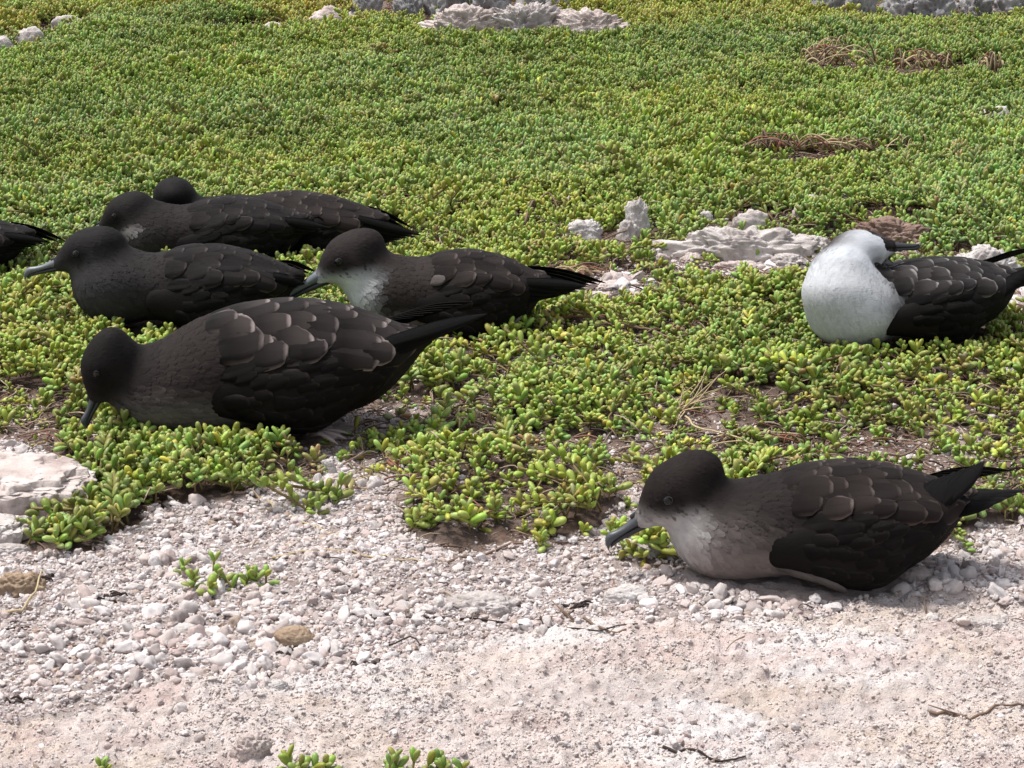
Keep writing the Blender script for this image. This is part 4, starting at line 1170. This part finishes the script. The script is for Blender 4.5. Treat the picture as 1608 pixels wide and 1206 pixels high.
def build_cover():
    r = np.random.default_rng(9); pts = []
    y = 1.9
    sp = .0152
    while y < 8.2:
        q = sp * (1 - .22 * min(1, max(0, (y - 2.9) / 1.3)))
        hw = .225 * y + .22
        xs = np.arange(-hw, hw, q); pts.append(np.column_stack([xs + r.uniform(-.6, .6, len(xs)) * q, np.full(len(xs), y) + r.uniform(-.6, .6, len(xs)) * q])); y += q
    P = np.concatenate(pts)
    d = cover_density(P)
    keep = (r.random(len(P)) < d ** .9) & ~bird_mask(P)
    return P[keep], d[keep], r
cP, cD, cr = build_cover()
nC = len(cP)
hum = .016 * smooth(-.3, .6, fbm(cP, 8, 3, 95)) + .006 * smooth(.2, .8, cD)
cZ = gz(cP) + hum * smooth(.3, .9, cD)
cRot = np.column_stack([cr.normal(0, .28, nC), cr.normal(0, .28, nC), cr.uniform(0, 6.28, nC)])
far = smooth(3.0, 4.6, cP[:, 1])
cS = cr.uniform(.66, 1.32, nC) * (1.05 - .12 * far) * (1 + .22 * fbm(cP, 5, 2, 98))
cScl = np.column_stack([cS, cS, cS * (1 + .50 * far)])
cIdx = np.where((cr.random(nC) < .14) & ~bird_mask(cP, 2.2), cr.integers(12, NSPRIG, nC), cr.integers(0, 12, nC)); cT = cover_tint(cP, cr)
# the nearest shoots leaf by leaf, everything behind as one mass
mat_root = empty('succulent_mat', (0, 2.6, 0))
tag(mat_root, 'green fleshy-leaved succulent mat covering the ground behind the gravel', 'ground cover', kind='stuff')
visC = (np.abs(cP[:, 0]) < cP[:, 1] * .215) & (cP[:, 1] > 1.95)
near = np.argsort(np.where(visC, cP[:, 1], 99))[:34]
LEAVES = []
for i in range(6):
    lv, lf = leaf_geo(.0115, .0056, .15 + .05 * i); me = mesh_from('leaf', lv, lf); point_color(me, np.ones((len(lv), 3)), 'leafvar'); me.materials.append(M_LEAF); LEAVES.append(me)
nleaf = 0
def place_leaf(M, L, W, tint, parent, i):
    o = bpy.data.objects.new('leaf', LEAVES[i % 6]); COL.objects.link(o); o.parent = parent
    o.matrix_local = M @ Matrix.Diagonal((W / .0056, W / .0056, L / .0115, 1)); o['tint'] = [float(t) for t in tint]
for i in near:
    leaves, H, lean = sprig(int(cIdx[i]))
    B = Matrix.Translation((cP[i, 0], cP[i, 1] - 2.6, cZ[i])) @ Euler(cRot[i]).to_matrix().to_4x4() @ Matrix.Diagonal((*cScl[i], 1))
    for M, L, W, var in leaves:
        if nleaf < 290: place_leaf(B @ M, L, W, cT[i] * np.array(var), mat_root, nleaf); nleaf += 1
restC = np.setdiff1d(np.arange(nC), near)
fo = scatter('foliage', np.column_stack([cP[restC], cZ[restC]]) - np.array([0, 2.6, 0]), cRot[restC], cScl[restC], cIdx[restC], cT[restC], SPRIGS, mat_root)
tag(fo, kind='stuff')

def clump(name, spots, label, tint, scale=1.15):
    c = np.mean([G3(*q)[:2] for q in spots], 0); z0 = float(gz(c[None])[0])
    e = empty(name, (c[0], c[1], z0)); tag(e, label, 'plant')
    r = np.random.default_rng(int(spots[0][0])); k = 0
    for (px, py) in spots:
        p = G3(px, py); z = p[2]
        leaves, H, lean = sprig(int(r.integers(0, 12)))
        B = Matrix.Translation((p[0] - c[0], p[1] - c[1], z - z0 + .001)) @ Euler((r.normal(0, .3), r.normal(0, .3), r.uniform(0, 6))).to_matrix().to_4x4() @ Matrix.Scale(scale, 4)
        t = tint * r.uniform(.8, 1.2)
        for M, L, W, var in leaves: place_leaf(B @ M, L, W, t * np.array(var), e, k); k += 1
        sv, sf = tube([tuple((B @ Vector((0, 0, -.01)))), tuple(B @ Vector((lean[0] * H, lean[1] * H, H)))], .0012, 5)
        link('stem', mesh_from('stem', sv, sf), M_STEM, e)
clump('succulent_clump', [(290, 905), (305, 925), (325, 932), (335, 905), (345, 920), (365, 925), (385, 920), (402, 918), (418, 920)], 'small lone green succulent clump growing out of the white gravel', GREEN * 1.05)
clump('succulent_clump', [(455, 1214), (470, 1224), (490, 1222), (508, 1220)], 'green succulent sprig with one upright leaf at the bottom edge', GREEN * 1.0)
clump('succulent_clump', [(610, 1222), (625, 1218), (645, 1222), (665, 1220), (685, 1220), (705, 1222), (725, 1220)], 'wider row of green succulent shoots at the bottom edge near centre', GREEN)
clump('succulent_clump', [(165, 1218)], 'single green shoot at the bottom edge near the left corner', GREEN, .9)
clump('succulent_clump', [(975, 880), (995, 876), (1012, 880), (1030, 874), (1052, 876)], 'yellowish green succulent shoots under the bill of the gravel bird', YEL * .8, 1.0)
# ---------------------------------------------------------------- dry stems, twigs and litter
M_STRAW = mat_plain('dry_straw', (.50, .40, .24), .8, .2, 120)
M_TWIG = mat_plain('dry_twig', (.20, .135, .10), .85, .2, 140)
M_TWIGD = mat_plain('dark_twig', (.045, .032, .028), .85, .2, 140)
M_REDT = mat_plain('red_stem', (.27, .12, .08), .75, .25, 140)

def stem_pts(pxs, lift, wob, seed, n=14):
    """a stem lying over the ground through photo points"""
    r = np.random.default_rng(seed)
    Q = np.array([G3(*q)[:2] for q in pxs]); t = np.linspace(0, 1, len(Q)); T = np.linspace(0, 1, n)
    P = np.column_stack([np.interp(T, t, Q[:, 0]), np.interp(T, t, Q[:, 1])])
    P += wob * np.column_stack([vnoise(np.column_stack([T * 5, 0 * T + seed]), 1), vnoise(np.column_stack([T * 5, 0 * T + seed]), 2)])
    z = gz(P) + (np.interp(T, np.linspace(0, 1, len(lift)), lift) if hasattr(lift, '__len__') else lift)
    return np.column_stack([P, z])

def twig(pxs, rad, mat, label, seed, lift=.0018, wob=.0022, name='twig', forks=0):
    P = stem_pts(pxs, lift, wob, seed)
    c = P[0].copy(); V, F = tube(P - c, np.linspace(rad, rad * .5, len(P)), 6)
    V, F = list(V), list(F); r = np.random.default_rng(seed)
    for k in range(forks):
        i = r.integers(3, 11); a = r.uniform(0, 6.28); L = r.uniform(.015, .035)
        q = [P[i] - c + np.array([math.cos(a) * L * t, math.sin(a) * L * t, L * t * .35]) for t in (0, .4, 1)]
        v, f = tube(q, [rad * .6, rad * .5, rad * .25], 5); o = len(V); V += list(v); F += [tuple(x + o for x in ff) for ff in f]
    o = link(name, mesh_from(name, np.array(V), F), mat, None, tuple(c)); tag(o, label, 'twig'); return o

twig([(395, 772), (430, 795), (470, 818), (555, 850)], .0016, M_STRAW, 'thin pale straw lying across the gravel below the scalloped bird', 1)
twig([(150, 835), (200, 800), (242, 760)], .0019, M_REDT, 'reddish brown twig at the lower left plant edge', 2, forks=1)
twig([(430, 878), (520, 866), (600, 874), (690, 890)], .0015, M_STRAW, 'long tan straw at the back of the gravel near centre', 3)
twig([(700, 885), (790, 862), (880, 856), (960, 848)], .0017, M_TWIG, 'long brown stem running towards the bill of the gravel bird', 4, forks=1)
twig([(560, 965), (640, 976), (720, 974), (800, 980), (920, 990), (1000, 985)], .0015, M_TWIGD, 'long dark twig across the middle of the gravel', 5, forks=2)
twig([(850, 972), (900, 976), (985, 992)], .0020, M_TWIG, 'short brown stick in the gravel left of the large pale stone', 6, forks=2)
twig([(0, 992), (50, 985)], .0014, M_TWIGD, 'dark twig on gravel at the left edge', 7)
twig([(0, 968), (40, 965), (60, 940), (66, 925)], .0016, M_STRAW, 'curled pale straw at the left edge on gravel', 8, lift=(.003, .004, .012, .02))
twig([(90, 1012), (160, 1020), (230, 1034)], .0012, M_TWIG, 'thin brown twig on the left gravel', 9)
twig([(245, 1024), (330, 1022)], .0012, M_REDT, 'thin reddish twig left of the tan stone', 10)
twig([(1462, 1124), (1530, 1126), (1608, 1112)], .0018, M_TWIG, 'brown twig on bare limestone at the lower right edge', 11, forks=1)
twig([(1040, 1180), (1120, 1196), (1170, 1194)], .0015, M_TWIGD, 'dark twig on limestone at the bottom edge', 12)
twig([(1075, 676), (1100, 695), (1150, 705), (1195, 725)], .0014, M_STRAW, 'pale curved straw above the head of the gravel bird', 13, lift=.018)
twig([(610, 735), (640, 755), (662, 780)], .0020, M_REDT, 'reddish stem in the bare patch at centre', 14, lift=.008, forks=2)
twig([(1395, 735), (1450, 715), (1500, 700)], .0014, M_TWIG, 'thin stem above the tail of the gravel bird', 15, lift=.016)
twig([(800, 420), (860, 414), (930, 405), (985, 390)], .0026, M_TWIG, 'long brown stem leaning past the tail of the white-throated bird', 16, lift=(.012, .018, .02, .028), forks=1)
twig([(845, 435), (900, 424), (960, 404)], .0022, M_TWIG, 'second brown stem just below the long one by the tail', 17, lift=.014)
twig([(1495, 425), (1545, 438), (1608, 424)], .0030, M_TWIG, 'thick brown stick behind the tail at the right edge', 18, lift=.018)
twig([(1440, 368), (1470, 372), (1500, 376)], .0024, M_TWIG, 'short brown stick right of the reddish rock', 19, lift=.02)
twig([(1240, 350), (1300, 352), (1345, 362)], .0022, M_TWIG, 'brown stick lying above the reddish rock', 20, lift=.02)
twig([(1240, 530), (1252, 548), (1275, 560)], .0022, M_TWIGD, 'dark bent twig beside the white breast', 21, lift=(.03, .018, .012))
twig([(1095, 490), (1180, 488), (1260, 478)], .0020, M_TWIGD, 'dark stem in the plants left of the white breast', 22, lift=.014)
twig([(880, 515), (930, 512), (980, 514)], .0020, M_REDT, 'reddish stem in the plants right of the white-throated bird', 23, lift=.016)
twig([(950, 522), (1010, 530), (1060, 545)], .0022, M_TWIG, 'brown stem below the reddish one in the plants', 24, lift=.014, forks=2)
twig([(1160, 604), (1210, 602), (1260, 592)], .0022, M_STRAW, 'tan stem lying in the plants right of the dry tuft', 25, lift=.02)
twig([(560, 378), (610, 364), (660, 356)], .0024, M_TWIG, 'brown stem beyond the tail of the rearmost bird', 26, lift=.02)
twig([(825, 368), (838, 346), (862, 338), (880, 344)], .0024, M_TWIG, 'arched dry stem left of the flat white stone', 27, lift=(.012, .03, .04, .02))

def tuft(name, base, tips, mat, label, rad=.0011, arch=.3, cat='dry grass'):
    c = G3(*base); e = empty(name, tuple(c)); tag(e, label, cat)
    r = np.random.default_rng(int(base[0]))
    for (tx, ty, h) in tips:
        p = G(tx, ty, c[2] + h); p[2] = c[2] + h
        b = c + np.array([r.normal(0, .006), r.normal(0, .006), .004]); m = (b + p) / 2 + np.array([r.normal(0, .006), r.normal(0, .006), arch * np.linalg.norm(p - b)])
        t = np.linspace(0, 1, 9)[:, None]; C = (1 - t) ** 2 * b + 2 * t * (1 - t) * m + t * t * p
        V, F = tube(C - c, np.linspace(rad, rad * .35, 9), 5)
        link('blade', mesh_from('blade', V, F), mat, e)
tuft('dry_grass_tuft', (1068, 650), [(1058, 672, .010), (1062, 668, .014), (1075, 610, .03), (1090, 605, .035), (1105, 595, .04), (1130, 588, .045), (1145, 578, .05), (1150, 605, .03), (1135, 620, .025), (1075, 590, .045), (1040, 610, .03), (1165, 598, .03), (1120, 640, .018), (1060, 640, .02), (1110, 575, .05)],
     M_STRAW, 'bleached straw-coloured dry grass tuft in the plants right of centre', .0012, .05)
tuft('dry_grass_tuft', (570, 765), [(520, 752, .02), (548, 728, .03), (572, 720, .035), (540, 768, .012), (600, 745, .02), (585, 735, .03)], M_STRAW, 'small pale dry grass tuft at the front plant edge left of centre', .0011, .1)
def heap(name, base, w, h, n, label, hgt, rad, seed):
    """a tangle of fallen dry stems, each one arching from ground to ground"""
    c = G3(*base); s = pxscale(base[1]); e = empty(name, tuple(c)); tag(e, label, 'dry stems')
    if base[1] < 260: hgt += .008
    r = np.random.default_rng(seed); sx = w / s / 2; sy = h / s * 1.6
    for k in range(n):
        a, b = [np.array([r.uniform(-1, 1) * sx, r.uniform(-1, 1) * sy, .022 if base[1] < 260 else .008]) for _ in range(2)]
        if k % 3: b[1] = a[1] + r.normal(0, .02)
        m = (a + b) / 2 + np.array([r.normal(0, .01), r.normal(0, .01), hgt * r.uniform(.6, 2.2)])
        t = np.linspace(0, 1, 9)[:, None]; P = (1 - t) ** 2 * a + 2 * t * (1 - t) * m + t * t * b
        V, F = tube(P, np.linspace(rad, rad * .5, 9) * r.uniform(.6, 1.2), 5)
        link('stem', mesh_from('stem', V, F), [M_TWIG, M_REDT, M_STRAW, M_STRAW, M_TWIG][int(r.integers(0, 5))], e)
heap('dry_tussock', (1318, 112), 120, 20, 34, 'largest brown tussock of arched dry stems at upper right', .040, .0026, 1)
heap('dry_tussock', (1450, 120), 100, 14, 28, 'middle brown tussock of dry stems at upper right', .030, .0026, 2)
heap('dry_tussock', (1554, 126), 46, 12, 18, 'smallest brown tussock of dry stems near the upper right edge', .036, .0026, 3)
heap('dry_stem_heap', (1205, 250), 110, 10, 20, 'left part of the strip of fallen dry stems in the lawn', .018, .0024, 4)
heap('dry_stem_heap', (1310, 252), 130, 10, 22, 'middle part of the strip of fallen dry stems in the lawn', .018, .0024, 5)
heap('dry_stem_heap', (1410, 248), 90, 8, 14, 'right end of the strip of fallen dry stems in the lawn', .016, .0022, 6)
heap('dry_stem_heap', (640, 372), 70, 8, 12, 'dry stems on bare ground beyond the tail of the rearmost bird', .014, .002, 7)
heap('dry_stem_heap', (900, 440), 130, 14, 22, 'tangle of dry stems behind the tail of the white-throated bird', .018, .0018, 8)
heap('dry_stem_heap', (730, 670), 110, 24, 20, 'brown tangle of dry stems around the upright stone at centre', .014, .0014, 9)
heap('dry_stem_heap', (1190, 700), 160, 20, 18, 'sparse dry stems in the thin plants above the gravel bird', .014, .0014, 10)

# scattered litter between the plants
def litter():
    r = np.random.default_rng(12); N = 90000
    P = np.column_stack([r.uniform(-1.6, 1.6, N), r.uniform(1.95, 6.6, N)])
    P = P[np.abs(P[:, 0]) < .225 * P[:, 1] + .1]
    d = cover_density(P); inm = in_poly(P, MAT_POLY)
    pr = np.where(inm, .15 + .80 * smooth(.97, .3, d), .012 + .05 * smooth(.2, .0, np.abs(P[:, 1] - 2.42)))
    P = P[(r.random(len(P)) < pr) & ~bird_mask(P)]
    n = len(P); V = []
    for i in range(8):
        q = np.random.default_rng(400 + i); L = q.uniform(.018, .042); t = np.linspace(-.5, .5, 6)
        pts = np.column_stack([t * L, .25 * L * np.sin(t * q.uniform(2, 5) + q.uniform(0, 3)), .12 * L * np.cos(t * q.uniform(2, 4))])
        v, f = tube(pts, np.linspace(.0011, .0006, 6), 4); me = mesh_from('litter', v, f); me.materials.append(M_LIT); V.append(me)
    C = np.array([[.26, .19, .145], [.14, .095, .075], [.36, .29, .22], [.22, .11, .08], [.05, .038, .033]])
    T = C[r.choice(5, n, p=[.3, .25, .2, .12, .13])] * r.uniform(.7, 1.3, (n, 1))
    rot = np.column_stack([r.normal(0, .35, n), r.normal(0, .25, n), r.uniform(0, 6.28, n)])
    s = r.uniform(.5, 1.25, n)
    o = scatter('dry_litter', np.column_stack([P, gz(P) + .003 + .022 * r.random(n) * d_of(P)]), rot, np.column_stack([s] * 3), r.integers(0, 8, n), T, V)
    tag(o, 'brown dry stem litter scattered between the succulent shoots', 'litter', kind='stuff')
def d_of(P): return cover_density(P)
M_LIT = mat_tinted('litter', .85, 200, .2, .0006, .2)
litter()

# dark scraps of dry weed on the gravel
def scrap(px, py, n, label, seed):
    c = G3(px, py); e = empty('dry_weed_scrap', tuple(c)); tag(e, label, 'dried weed'); r = np.random.default_rng(seed)
    for k in range(n):
        a = r.normal(0, .006, 3); a[2] = .002; an = r.uniform(-.7, .7) + (math.pi if r.random() < .5 else 0); L = r.uniform(.005, .014)
        p = [a + np.array([math.cos(an) * L * t, math.sin(an) * L * t, .003 * math.sin(3 * t) + r.normal(0, .0008)]) for t in (0, .35, .7, 1)]
        V, F = tube(p, [.0008, .0015, .0012, .0004], 5); link('shred', mesh_from('shred', V, F), M_TWIGD, e)
scrap(432, 1068, 14, 'black shred of dried weed on the gravel at lower left', 1)
scrap(70, 910, 7, 'dark scrap beside the brown stone at the left edge', 2)
scrap(170, 940, 9, 'dark scrap right of the round white pebble on the left gravel', 3)
scrap(455, 1030, 5, 'dark scrap just below the tan stone', 4)
scrap(575, 1046, 6, 'dark scrap right of the black shred near the limestone edge', 5)
scrap(905, 958, 10, 'dark tangle in the gravel left of the large pale stone', 6)
scrap(35, 1105, 6, 'dark scrap at the lower left gravel corner', 7)
scrap(600, 975, 6, 'dark scrap at the left end of the long dark twig', 8)
